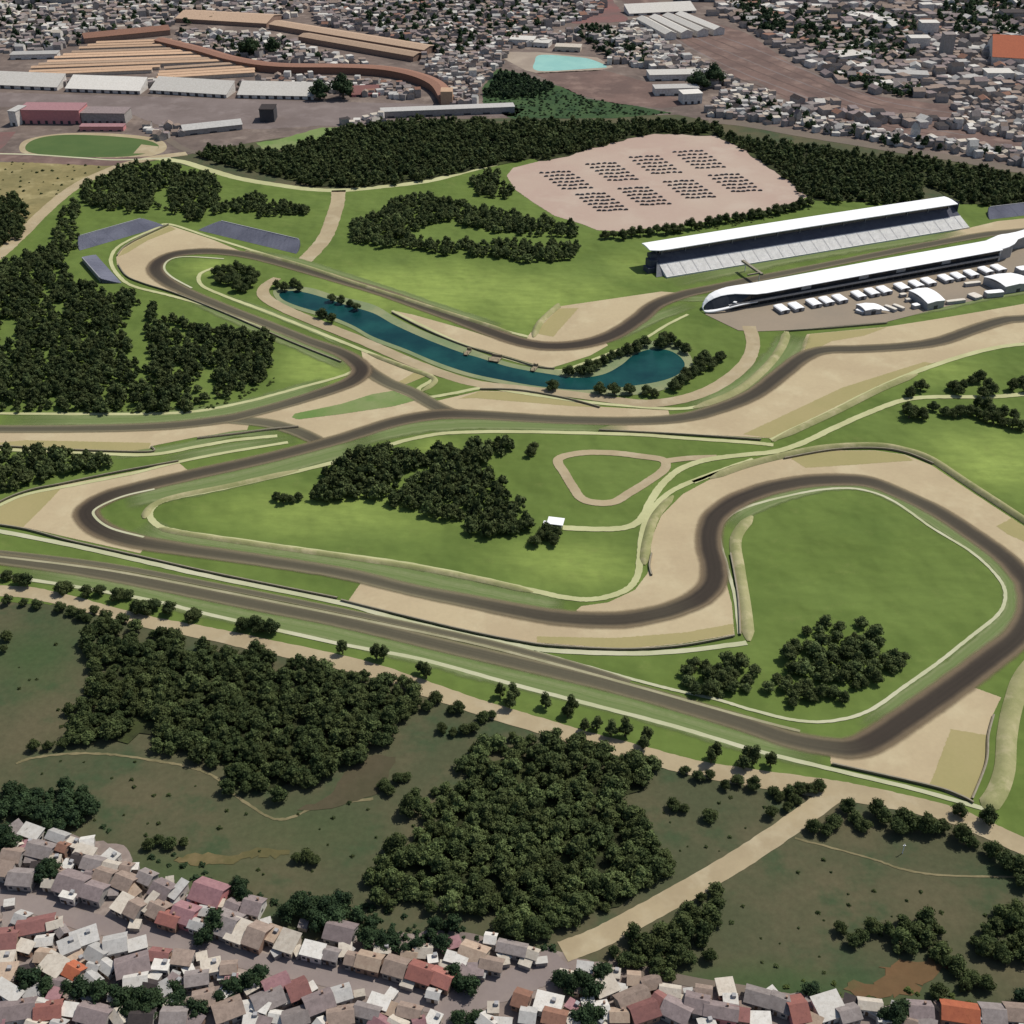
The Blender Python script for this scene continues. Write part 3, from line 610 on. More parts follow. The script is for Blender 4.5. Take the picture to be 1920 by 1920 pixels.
# ------------------------------------------------------------------ town streets
ribbon('town_street', [(-120, 1668), (-20, 1683), (60, 1695), (140, 1722), (200, 1737), (280, 1755), (400, 1783), (500, 1808), (600, 1828), (700, 1853), (800, 1878), (860, 1884)], 7.5, M['town_road'], 'road', rag=.04)
ribbon('town_street', [(850, 1890), (900, 1862), (960, 1845), (1010, 1822), (1050, 1795)], 11, M['town_road'], 'road', rag=.04, dz=.008)
ribbon('town_street', [(840, 1890), (870, 1925), (890, 1990)], 10, M['town_road'], 'road', dz=.012)
ribbon('town_street', [(200, 1737), (140, 1770), (60, 1810), (-40, 1850)], 5, M['town_road'], 'road', dz=.016)
ribbon('town_street', [(1140, 1806), (1200, 1820), (1300, 1842), (1400, 1858)], 4, M['grey_road'], 'road', dz=.02)
ribbon('town_street', [(0, 1745), (20, 1715), (5, 1690)], 5, M['town_road'], 'road', dz=.024)
# ------------------------------------------------------------------ grandstand
def grandstand():
    f0 = G(1250, 522); L = 268; D = 24
    root = empty('grandstand', f0, math.radians(21.5), 'very long main grandstand with a white flat roof and pale seating facing the pit building', 'grandstand')
    n = 24; mb = MB(); rowd = 24.0 / n; st_ = .4
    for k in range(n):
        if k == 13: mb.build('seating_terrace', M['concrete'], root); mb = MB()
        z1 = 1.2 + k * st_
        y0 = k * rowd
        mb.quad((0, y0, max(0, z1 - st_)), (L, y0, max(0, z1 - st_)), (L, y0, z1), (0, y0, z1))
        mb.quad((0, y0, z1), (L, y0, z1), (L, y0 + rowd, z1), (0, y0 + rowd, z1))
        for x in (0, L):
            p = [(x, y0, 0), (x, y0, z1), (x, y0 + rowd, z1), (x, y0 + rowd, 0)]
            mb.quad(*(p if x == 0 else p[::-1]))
    mb.build('shaded_upper_rows', M['shade_tint'], root)  # upper rows coloured dark to imitate the roof's shadow on the seating
    for i in range(26):
        st = MB()
        x = 6 + i * (L - 12) / 25
        for k in range(0, 13):
            z1 = 1.2 + k * st_
            st.box(x - .35, k * rowd - .02, z1 + .012, x + .35, k * rowd + rowd * .55, z1 + .14)
        st.build('stairway', M['stair'], root)
    mb = MB(); mb.box(0, 24.003, 0, L, 26, 15.4); mb.build('rear_wall', M['navy'], root)
    mb = MB(); mb.box(-.3, 17, 0, -.01, 24, 15.3); mb.build('end_wall', M['navy'], root); mb = MB(); mb.box(L + .01, 17, 0, L + .3, 24, 15.3); mb.build('end_wall', M['navy'], root)
    mb = MB(); mb.box(4, 21.5, 10.2, L - 4, 23.95, 14); mb.build('suite_boxes', M['glass_dark'], root)
    # roof: long thin wing with a rounded left corner, drooping a little to the back
    mb = MB(); rows = []
    for i in range(41):
        x = -6 + i * (L + 2) / 40
        e = min(1, (i + .35) / 1.5)
        yn = 13.4 + (1 - e) * 5; yf = 30.5
        arch = .5 * math.sin(i / 40 * math.pi)
        prof = [(yn, 16.0), (yn + (yf - yn) * .35, 16.7), (yn + (yf - yn) * .7, 16.9), (yf, 16.4), (yf, 15.9), (yn, 15.5)]
        rows.append([(x, y, z + arch) for y, z in prof])
    mb.rings(rows); mb.build('roof', M['white'], root)
    for i in range(14):
        x = 6 + i * (L - 12) / 13
        mb = MB(); mb.tube((x, 21, 8.8), (x, 21, 16.2), .35); mb.tube((x, 21, 11.5), (x, 14.6, 15.9), .2)
        mb.build('roof_column', M['steel'], root)
    t = MB()
    t.box(-9, 12, 0, -.6, 20, 4); t.box(-7, 14, 4, -.6, 21, 9); t.box(-5, 17, 9, -.6, 23, 12)
    tw = t.build('stair_tower', M['navy'], root)
    t = MB()
    for k in range(14):
        t.box(-6.2 + k * .35, 4 + k * .7, 0, -.6, 4.7 + k * .7, .5 + k * .5)
    t.build('stair_flight', M['steel'], tw)
    mb = MB(); mb.box(0, -.4, 0, L, -.05, 1.3); mb.build('front_parapet', M['concrete'], root)
grandstand()

# ------------------------------------------------------------------ pit building
def pit_building():
    o = G(1337, 588); rz = math.radians(22.1)
    root = empty('pit_building', o, rz, 'long low pit building with a white wing roof curling down at its left nose', 'pit building')
    L = 243
    mb = MB(); mb.box(29.01, .8, 0, L, 14, 8.6); mb.build('body', M['dark'], root)
    mb = MB(); mb.box(30, .35, 5.4, L - 2, .78, 8.2); mb.build('upper_glazing', M['glass_dark'], root)
    for x in (70, 118, 150, 190):
        mb = MB(); mb.box(x, .2, 5.6, x + 8, .34, 8.0); mb.build('glazed_bay', M['steel'], root)
    for k in range(30):
        x = 30.5 + k * 7.0
        mb = MB(); mb.box(x, .5, .1, x + 5.6, .78, 3.2); mb.build('garage_door', M['glass_dark'], root)
    mb = MB(); mb.box(12, -1.6, 3.7, L, .78, 4.3); mb.build('balcony', M['steel'], root)
    mb = MB(); mb.box(12, -1.7, 4.31, L, -1.62, 5.2); mb.build('balcony_rail', M['steel'], root)
    rows = []
    xs = [-4.5, -3, 0, 4, 9, 14, 19, 25, 32, 40, 60, 90, 120, 150, 180, 210, 232, 243]
    top = [2.6, 4.5, 6.8, 8.6, 9.8, 10.4, 10.7, 10.7, 10.5, 10.4, 10.4, 10.5, 10.6, 10.6, 10.6, 10.6, 10.6, 10.7]
    near = [6.5, 7.5, 7.6, 7.2, 6.6, 5.6, 4.2, 1.2, -1.4, -2.2, -2.0, -2.0, -2.0, -2.0, -2.0, -2.0, -2.0, -2.0]
    far = [8, 10, 12, 14, 15, 15.5, 16, 16, 16, 16, 16, 16.2, 16.5, 17, 17, 17, 17, 17]
    for x, t, n, f in zip(xs, top, near, far):
        rows.append([(x, n, t - .9), (x, n + (f - n) * .3, t - .05), (x, n + (f - n) * .65, t), (x, f, t - .7), (x, f, t - 1.3), (x, n + (f - n) * .5, t - .8), (x, n, t - 1.3)])
    mb = MB(); mb.rings(rows); mb.build('roof', M['white'], root, smooth=False)
    # curled nose: a white ribbon that sweeps down and back along the ground
    P = [(-4.6, 5.2, 2.0), (-5.2, 3.2, 1.0), (-4.0, 1.2, .9), (0, -.8, 1.3), (6, -2.0, 2.2), (13, -2.6, 3.2), (20, -2.5, 3.7), (27, -2.0, 3.6), (34, -1.7, 3.4)]
    mb = MB(); rows = []
    for i, p in enumerate(spline(P, 5)):
        w = 1.7 - 1.1 * abs(i / 40 * 2 - .7)
        w = max(.35, w)
        rows.append([(p[0], p[1], p[2] - .15), (p[0], p[1], p[2] + .15 + w * .35), (p[0] + .1, p[1] + w * 1.5, p[2] + .3 + w * .4), (p[0] + .1, p[1] + w * 1.5, p[2])])
    mb.rings(rows); mb.build('nose_band', M['white'], root)
    mb = MB(); mb.rings([[(x, y, z) for x, y, z in r] for r in (
        [(-3.5, 5, 0), (2, 0.4, 0), (14, -.2, 0), (29, -.3, 0), (29, 13, 0), (0, 11, 0)], [(-2.5, 7.4, 3.4), (2.5, 7.6, 6.6), (14, 6.2, 9.4), (29, .3, 9.4), (29, 13, 9.4), (1, 11.5, 6)])])
    mb.build('nose_glazing', M['glass_dark'], root)
    mb = MB(); mb.rings([[(17, -.6, 5.0), (18.6, .6, 5.0), (17, 1.8, 5.0), (15.4, .6, 5.0)], [(17, -.6, 5.6), (18.6, .6, 5.6), (17, 1.8, 5.6), (15.4, .6, 5.6)]]); mb.build('nose_canopy', M['white'], root)
    # raised pavilion at the right end
    mb = MB(); mb.rings([[(L + .1, .5, 0), (L + 13, 2.5, 0), (L + 20, 9, 0), (L + 20, 16, 0), (L + .1, 14, 0)], [(L + .1, .5, 8.8), (L + 13, 2.5, 8.8), (L + 20, 9, 8.8), (L + 20, 16, 8.8), (L + .1, 14, 8.8)]])
    pv = mb.build('end_pavilion', M['greyside'], root)
    mb = MB(); rows = []
    for x, n, f, z in ((L + .05, -1, 17, 10.7), (L + 6, -1, 18, 11.4), (L + 12, .5, 19, 12.2), (L + 17, 4, 20, 12.0), (L + 23, 9, 21, 11.2), (L + 34, 13, 23, 10.4), (L + 50, 14, 26, 10.2)):
        rows.append([(x, n, z - .6), (x, (n + f) / 2, z), (x, f, z - .6), (x, f, z - 1.1), (x, n, z - 1.1)])
    mb.rings(rows); mb.build('pavilion_roof', M['white'], pv)
    mb = MB(); mb.box(L - .6, -.6, 0, L + .04, .45, 9.2); mb.build('pylon', M['concrete'], root)
    mb = MB(); mb.box(L + 24, 14, 0, L + 60, 24, 9); mb.build('body', M['greyside'], root)
pit_building()

# start gantry
g = empty('start_gantry', G(1422, 531), math.radians(22), 'thin pale start gantry spanning the straight between grandstand and pit roof', 'gantry')
mb = MB(); mb.tube((0, 0, 0), (0, 0, 8), .35); mb.build('post', M['concrete'], g)
mb = MB(); mb.tube((2, 22, 0), (2, 22, 8), .35); mb.build('post', M['concrete'], g)
mb = MB(); mb.box(-.8, -3, 7.2, 1.2, 24, 8.6); mb.build('beam', M['rail'], g)
mb = MB(); mb.box(-10, -.5, 7.4, -.85, .5, 8.4); mb.build('light_panel', M['rail'], g)

# blue-grey spectator stands
def bank_stand(a, b, depth, height, label, side):
    A = Vector(G(*a)); B = Vector(G(*b)); d = (B - A); L = d.length; ang = math.atan2(d.y, d.x)
    root = empty('spectator_stand', A, ang, label, 'stand', 'blue grey spectator stands around the circuit')
    n = 14; mb = MB()
    for k in range(n):
        y0 = depth * k / n * side; y1 = depth * (k + 1) / n * side; z0 = height * k / n; z1 = height * (k + 1) / n
        sl = 9.0 * (k / n) ** 1.3 * min(1, L / 70)
        x0, x1 = sl, L - sl
        q = [(x0, y0, 0 if k == 0 else z0), (x1, y0, 0 if k == 0 else z0), (x1, y0, z1), (x0, y0, z1)]
        r = [(x0, y0, z1), (x1, y0, z1), (x1, y1, z1), (x0, y1, z1)]
        if side < 0: q = q[::-1]; r = r[::-1]
        mb.quad(*q); mb.quad(*r)
        for x, fl in ((x0, side > 0), (x1, side < 0)):
            e = [(x, y0, 0), (x, y0, z1), (x, y1, z1), (x, y1, 0)]
            mb.quad(*(e if fl else e[::-1]))
    mb.build('seat_rows', M['bluegrey'], root)
    mb = MB(); y0, y1 = sorted((depth * side, depth * 1.05 * side)); mb.box(10 * min(1, L / 70), y0 + .003, 0, L - 10 * min(1, L / 70), y1 + .003, height + .6); mb.build('back_panel', M['steel'], root)
    for t in (.2, .4, .6, .8):
        mb = MB()
        for k in range(n):
            y = sorted((depth * k / n * side, depth * (k + .5) / n * side))
            mb.box(L * t - .35, y[0], height * (k + 1) / n + .01, L * t + .35, y[1], height * (k + 1) / n + .06)
        mb.build('stairway', M['bluegrey'], root)
bank_stand((150, 470), (308, 424), 17, 4, 'blue grey stand left of the hairpin, rising towards the copse and trees', 1)
bank_stand((372, 432), (555, 476), 16, 4, 'blue grey stand on the lawn right of the hairpin, above the track', 1)
bank_stand((228, 531), (180, 478), 12, 3.5, 'short blue violet stand between the hairpin barrier and the big left wood', 1)
bank_stand((1856, 412), (1990, 396), 15, 4, 'blue grey stand cut by the right picture edge, behind the grandstand end', 1)

# ------------------------------------------------------------------ paddock
def truck_unit(i, px):
    root = empty('hospitality_unit', G(*px), math.radians(21.8 + random.uniform(-1, 1)))
    w, d, h = 7.2 + random.uniform(-.3, .3), 10.0, 2.8
    mb = MB(); mb.box(-w / 2, -d / 2, .5, w / 2, d / 2, h - .2); mb.build('body', M['greyside'], root)
    mb = MB(); rows = []
    for x, z in ((-w / 2 - .2, h - .1), (-w / 2 + .5, h + .35), (0, h + .6), (w / 2 - .5, h + .35), (w / 2 + .2, h - .1)):
        rows.append([(x, -d / 2 - .2, z), (x, d / 2 + .2, z), (x, d / 2 + .2, z - .3), (x, -d / 2 - .2, z - .3)])
    mb.rings(rows); mb.build('roof', M['white'], root)
    mb = MB(); mb.box(-1.1, -d / 2 - .05, .5, 1.1, -d / 2 - .003, 2.6); mb.build('door', M['dark'], root)
    for s in (-1, 1):
        mb = MB(); mb.tube((-w / 2 + .3, s * d * .3, .5), (w / 2 - .3, s * d * .3, .5), .5, n=8); mb.build('wheels', M['rubber'], root)
    return root
UN = [(1465, 584), (1492, 580), (1525, 573), (1549, 569), (1574, 565), (1609, 558), (1634, 553), (1657, 549), (1690, 543), (1717, 538), (1740, 533), (1772, 527), (1795, 523), (1820, 518), (1847, 512), (1871, 508)]
ORD = 'leftmost,second,third,fourth,fifth,sixth,seventh,eighth,ninth,tenth,eleventh,twelfth,thirteenth,fourteenth,fifteenth,sixteenth,seventeenth,eighteenth,nineteenth,twentieth,twenty-first,twenty-second,twenty-third,twenty-fourth,twenty-fifth,twenty-sixth,twenty-seventh,twenty-eighth,twenty-ninth,thirtieth'.split(',')
def ordw(i, n):
    if n == 1: return 'only'
    if i == n - 1: return 'rightmost'
    return ORD[i] if i < len(ORD) else 'number %d' % (i + 1)
for i, px in enumerate(UN):
    r = truck_unit(i, px)
    tag(r, '%s white roofed hospitality unit, counting from the left, in the paddock row' % ordw(i, len(UN)), 'hospitality unit', 'row of hospitality units in the paddock')

def marquee(name, pts, h, label, swoop=0.0, loop=False):
    """pts: ground quad (px) near-left, near-right, far-right, far-left"""
    Q = [Vector(G(*p)) for p in pts]; c = sum(Q, Vector()) / 4
    root = empty(name, c, 0, label, 'marquee')
    q = [p - c for p in Q]
    mb = MB(); mb.rings([[(p.x, p.y, 0) for p in q], [(p.x, p.y, h * .82) for p in q]]); mb.build('side_walls', M['greyside'], root)
    rows = []
    for k in range(9):
        t = k / 8
        a = q[0].lerp(q[3], t); b = q[1].lerp(q[2], t); mid = (a + b) / 2
        z = h * (.85 + .2 * math.sin(math.pi * t)); 
        a2 = a + (a - mid) * .06; b2 = b + (b - mid) * (.06 + swoop * (1 - t) ** 2)
        zb = z - swoop * h * .45 * (1 - t) ** 2
        rows.append([(a2.x, a2.y, z), (mid.x, mid.y, z + .7), (b2.x, b2.y, zb), (b2.x, b2.y, zb - .4), (mid.x, mid.y, z + .2), (a2.x, a2.y, z - .4)])
    mb = MB(); mb.rings(rows); mb.build('roof', M['white'], root)
    mb = MB(); m = (q[0] + q[1]) / 2; d = (q[1] - q[0]).normalized()
    mb.rings([[tuple(m + d * s + Vector((0, o, z))) for s, o in ((-1.6, -.12), (1.6, -.12), (1.6, .05), (-1.6, .05))] for z in (0.02, 2.8)]); mb.build('door', M['dark'], root)
    return root
marquee('marquee', [(1622, 592), (1652, 589), (1636, 578), (1604, 580)], 4.5, 'small white marquee with a swept right corner, leftmost of the three paddock marquees', 1.0)
marquee('marquee', [(1738, 583), (1769, 577), (1735, 553), (1702, 558)], 6.5, 'tall white marquee with grey sides in the middle of the paddock', 0)
marquee('marquee', [(1884, 552), (1932, 544), (1890, 526), (1842, 533)], 7, 'largest white marquee with grey sides, at the right edge of the paddock', .6)
def small_trailer(px, w, d, h, rz, label, mat):
    root = empty('trailer', G(*px), math.radians(rz), label, 'trailer', 'small trailers parked among the marquees')
    mb = MB(); mb.box(-w / 2, -d / 2, .45, w / 2, d / 2, h - .25); mb.build('body', M['greyside'], root)
    n = 14; mb = MB(); rows = []
    for z, k in ((h - .25, 1.04), (h, 1.04), (h + .15, .9)):
        rows.append([(w / 2 * k * math.copysign(abs(math.cos(t)) ** .4, math.cos(t)), d / 2 * k * math.copysign(abs(math.sin(t)) ** .4, math.sin(t)), z) for t in [2 * math.pi * (j + .5) / n for j in range(n)]])
    mb.rings(rows); mb.build('roof', mat, root)
    for s in (-1, 1):
        mb = MB(); mb.tube((-w * .4, s * d * .32, .45), (w * .4, s * d * .32, .45), .44, n=8); mb.build('wheels', M['rubber'], root)
small_trailer((1669, 582), 3.0, 9, 2.6, 40, 'narrow cream trailer right of the small marquee, left one of a close pair', M['cream'])
small_trailer((1684, 580), 3.0, 8.5, 2.6, 40, 'narrow cream trailer right of the small marquee, right one of a close pair', M['cream'])
small_trailer((1612, 588), 2.6, 6, 2.4, 50, 'little white trailer against the left side of the small marquee', M['white'])
small_trailer((1692, 557), 4.5, 3, 2.6, 20, 'small cream trailer by the top left corner of the middle marquee', M['cream'])
small_trailer((1702, 566), 4, 2.6, 2.4, 20, 'small cream trailer halfway along the left side of the middle marquee', M['cream'])
small_trailer((1716, 578), 5, 4, 3.0, 25, 'white trailer at the bottom left corner of the middle marquee', M['white'])
small_trailer((1791, 569), 14, 3, 2.6, 15, 'long thin cream trailer right of the middle marquee', M['cream'])
small_trailer((1822, 536), 12, 3.2, 2.8, 15, 'long cream trailer up against the largest marquee, behind it', M['cream'])
small_trailer((1827, 559), 7, 8, 2.4, 30, 'round edged cream trailer between the two larger marquees', M['cream'])
small_trailer((1862, 556), 13, 5, 4.0, 12, 'white topped truck trailer below the largest marquee', M['white'])
small_trailer((1915, 513), 8, 7, 4.5, 20, 'white and grey trailer above the largest marquee at the picture edge', M['white'])

# hut in the infield
h = empty('timing_hut', G(1041, 986), math.radians(-12), 'small white flat roofed hut on the infield lawn beside the trees', 'hut')
mb = MB(); mb.box(-3.2, -2.2, 0, 3.6, 2.2, 2.6); mb.build('wall', M['greyside'], h)
mb = MB(); mb.rings([[(-4, -2.9, 2.6), (4.4, -2.9, 2.6), (4.4, 3.0, 3.1), (-4, 3.0, 3.1)], [(-4, -2.9, 2.85), (4.4, -2.9, 2.85), (4.4, 3.0, 3.35), (-4, 3.0, 3.35)]]); mb.build('roof', M['white'], h)
mb = MB(); mb.box(-.6, -2.26, .02, .5, -2.203, 2.1); mb.build('door', M['dark'], h)
mb = MB(); mb.box(1.2, -2.26, 1.0, 2.8, -2.203, 2.0); mb.build('window', M['window'], h)
mb = MB(); mb.box(-6.2, -2.4, 0, -4.2, 1.6, 1.4); mb.build('lean_to', M['white'], h)
# three lakeside timber landings and a field post
for i, (px, w, lab) in enumerate((((878, 662), 3, 'small dark landing stage, left of the three on the lake edge'), ((930, 674), 7, 'widest dark timber landing stage, middle of the lake edge'), ((1003, 692), 3, 'small dark landing stage nearest the row of lake trees'))):
    r = empty('landing_stage', G(*px), math.radians(-20), lab, 'landing stage', 'timber landing stages on the lake')
    mb = MB(); mb.box(-w / 2, -5, 1.0, w / 2, 2.5, 1.35); mb.build('deck', M['tyre'], r)
    for sx in (-1, 1):
        for y in (-4.6, 2): mb = MB(); mb.tube((sx * (w / 2 - .3), y, 0), (sx * (w / 2 - .3), y, 3.2), .22); mb.build('pile', M['tyre'], r)
    mb = MB(); mb.box(-w / 2, 1.6, 1.36, w / 2, 2.3, 2.8); mb.build('rail_panel', M['tyre'], r)
mb = MB(); mb.tube((0, 0, 0), (0, 0, 5), .16, .12); mb.box(-.5, -.12, 4.2, .5, .12, 4.4)
o = mb.build('field_post', M['white']); o.location = G(1692, 1600); tag(o, 'thin white post standing alone in the dull field at lower right', 'post')

# ------------------------------------------------------------------ parked cars
def car_mesh(name, colr):
    mb = MB(); 
    def sec(x, w, z0, z1): return [(x, -w, z0), (x, w, z0), (x, w, z1), (x, -w, z1)]
    mb.rings([sec(-2.15, .7, .4, .75), sec(-2.0, .85, .3, .95), sec(-.9, .9, .3, 1.0), sec(1.2, .9, .3, .95), sec(1.95, .82, .3, .8), sec(2.15, .65, .4, .65)])
    mb.cur = 1; mb.rings([sec(-1.55, .72, .98, 1.0), sec(-1.1, .66, .98, 1.38), sec(.45, .66, .98, 1.4), sec(1.05, .74, .96, .99)])
    mb.cur = 2
    for x in (-1.3, 1.35):
        for y in (-.9, .72): mb.tube((x, y, .33), (x, y + .18, .33), .33, n=10)
    return mb.mesh(name, [plain(name + '_paint', colr, None, 1, .35, .5), M['glass_dark'], M['rubber']])
CARS = [('black', car_mesh('black_car', (.03, .03, .034, 1))), ('dark grey', car_mesh('grey_car', (.085, .085, .09, 1))), ('dark brown', car_mesh('brown_car', (.08, .055, .045, 1)))]
BL = [((1013, 325), 'front row'), ((1099, 309), ''), ((1179, 296), ''), ((1262, 286), ''), ((1079, 366), ''), ((1159, 355), ''), ((1244, 342), ''), ((1329, 330), '')]
BN = ['leftmost block of the far row', 'second block of the far row', 'third block of the far row', 'rightmost block of the far row', 'leftmost block of the near row', 'second block of the near row', 'third block of the near row', 'rightmost block of the near row']
for bi, (o, _) in enumerate(BL):
    for r in range(6):
        for c in range(6):
            u = o[0] + 61 * (c + .3) / 6 + 44 * r / 5.3; v = o[1] - 3 * c / 6 + 32 * r / 5.3
            v += .5 * math.sin(c * 1.7 + r); u += random.uniform(-1.2, 1.2)
            cn, me = CARS[random.choice((0, 0, 1, 2))]
            x, y, _z = G(u, v)
            ob = link('parked_car', me, None, (x, y, Z['gravel'] + .012), math.radians(random.choice((0, 180)) + random.uniform(-9, 9) + 4))
            ob.scale = (.88, .88, .85)
            tag(ob, '%s car, %s of the car park' % (cn, BN[bi]), 'car', 'cars parked in blocks on the earth car park')

# ------------------------------------------------------------------ houses of the near town
def to_px(x, y):
    t = y * CP + H * SP; yc = -H * CP + y * SP
    return 960 + F * x / t, 960 - F * yc / t
def inpoly(x, y, P):
    c = False; j = len(P) - 1
    for i in range(len(P)):
        if (P[i][1] > y) != (P[j][1] > y) and x < (P[j][0] - P[i][0]) * (y - P[i][1]) / (P[j][1] - P[i][1]) + P[i][0]: c = not c
        j = i
    return c
def house(px, w, d, rz, roof, style, wall, h=3.0):
    root = empty('house', G(*px), math.radians(rz))
    wm, rm = WALLS[wall], ROOFS[roof]
    a, b = w / 2, d / 2
    e = .45
    if style == 'flat':
        mb = MB(); mb.box(-a, -b, 0, a, b, h); mb.build('wall', wm, root)
        mb = MB(); mb.box(-a - .2, -b - .2, h, a + .2, b + .2, h + .28); rf = mb.build('roof', rm, root)
        mb = MB(); mb.box(a * .2, b * .1, h + .281, a * .2 + 1.3, b * .1 + 1.3, h + 1.4); mb.build('water_tank', M['greyside'], rf)
    elif style == 'shed':
        s = d * .16
        mb = MB(); mb.rings([[(-a, -b, 0), (a, -b, 0), (a, b, 0), (-a, b, 0)], [(-a, -b, h), (a, -b, h), (a, b, h + s), (-a, b, h + s)]]); mb.build('wall', wm, root)
        mb = MB(); mb.rings([[(-a - e, -b - e, h - .05), (a + e, -b - e, h - .05), (a + e, b + e, h + s + .1), (-a - e, b + e, h + s + .1)], [(-a - e, -b - e, h + .15), (a + e, -b - e, h + .15), (a + e, b + e, h + s + .3), (-a - e, b + e, h + s + .3)]])
        mb.build('roof', rm, root)
    else:
        s = b * .55
        mb = MB(); mb.rings([[(x, -b, 0), (x, b, 0), (x, b, h), (x, 0, h + s), (x, -b, h)] for x in (-a, a)]); mb.build('wall', wm, root)
        mb = MB(); k = s / b * e
        mb.rings([[(x, -b - e, h - k), (x, -b - e, h - k + .2), (x, 0, h + s + .22), (x, b + e, h - k + .2), (x, b + e, h - k), (x, 0, h + s + .02)] for x in (-a - e, a + e)])
        rf = mb.build('roof', rm, root)
        if random.random() < .4:
            mb = MB(); mb.box(a * .3, b * .3, h + s * .3, a * .3 + .7, b * .3 + .7, h + s + .7); mb.build('chimney', WALLS['brick'], rf)
    x = random.uniform(-.4, .1) * a
    mb = MB(); mb.box(x - .5, -b - .06, .02, x + .5, -b - .004, 2.1); mb.build('door', M['door'], root)
    for q in (-.7, .55):
        if a > 2.4:
            mb = MB(); mb.box(q * a - .6, -b - .05, 1.1, q * a + .6, -b - .004, 2.1); mb.build('window', M['window'], root)
    mb = MB(); mb.box(a + .004, -.7, 1.1, a + .05, .7, 2.1); mb.build('window', M['window'], root)
    return root
_n = 'north of lower left street'; _s = 'south of lower left street'; _c = 'near bottom centre junction'; _r = 'along bottom right edge'
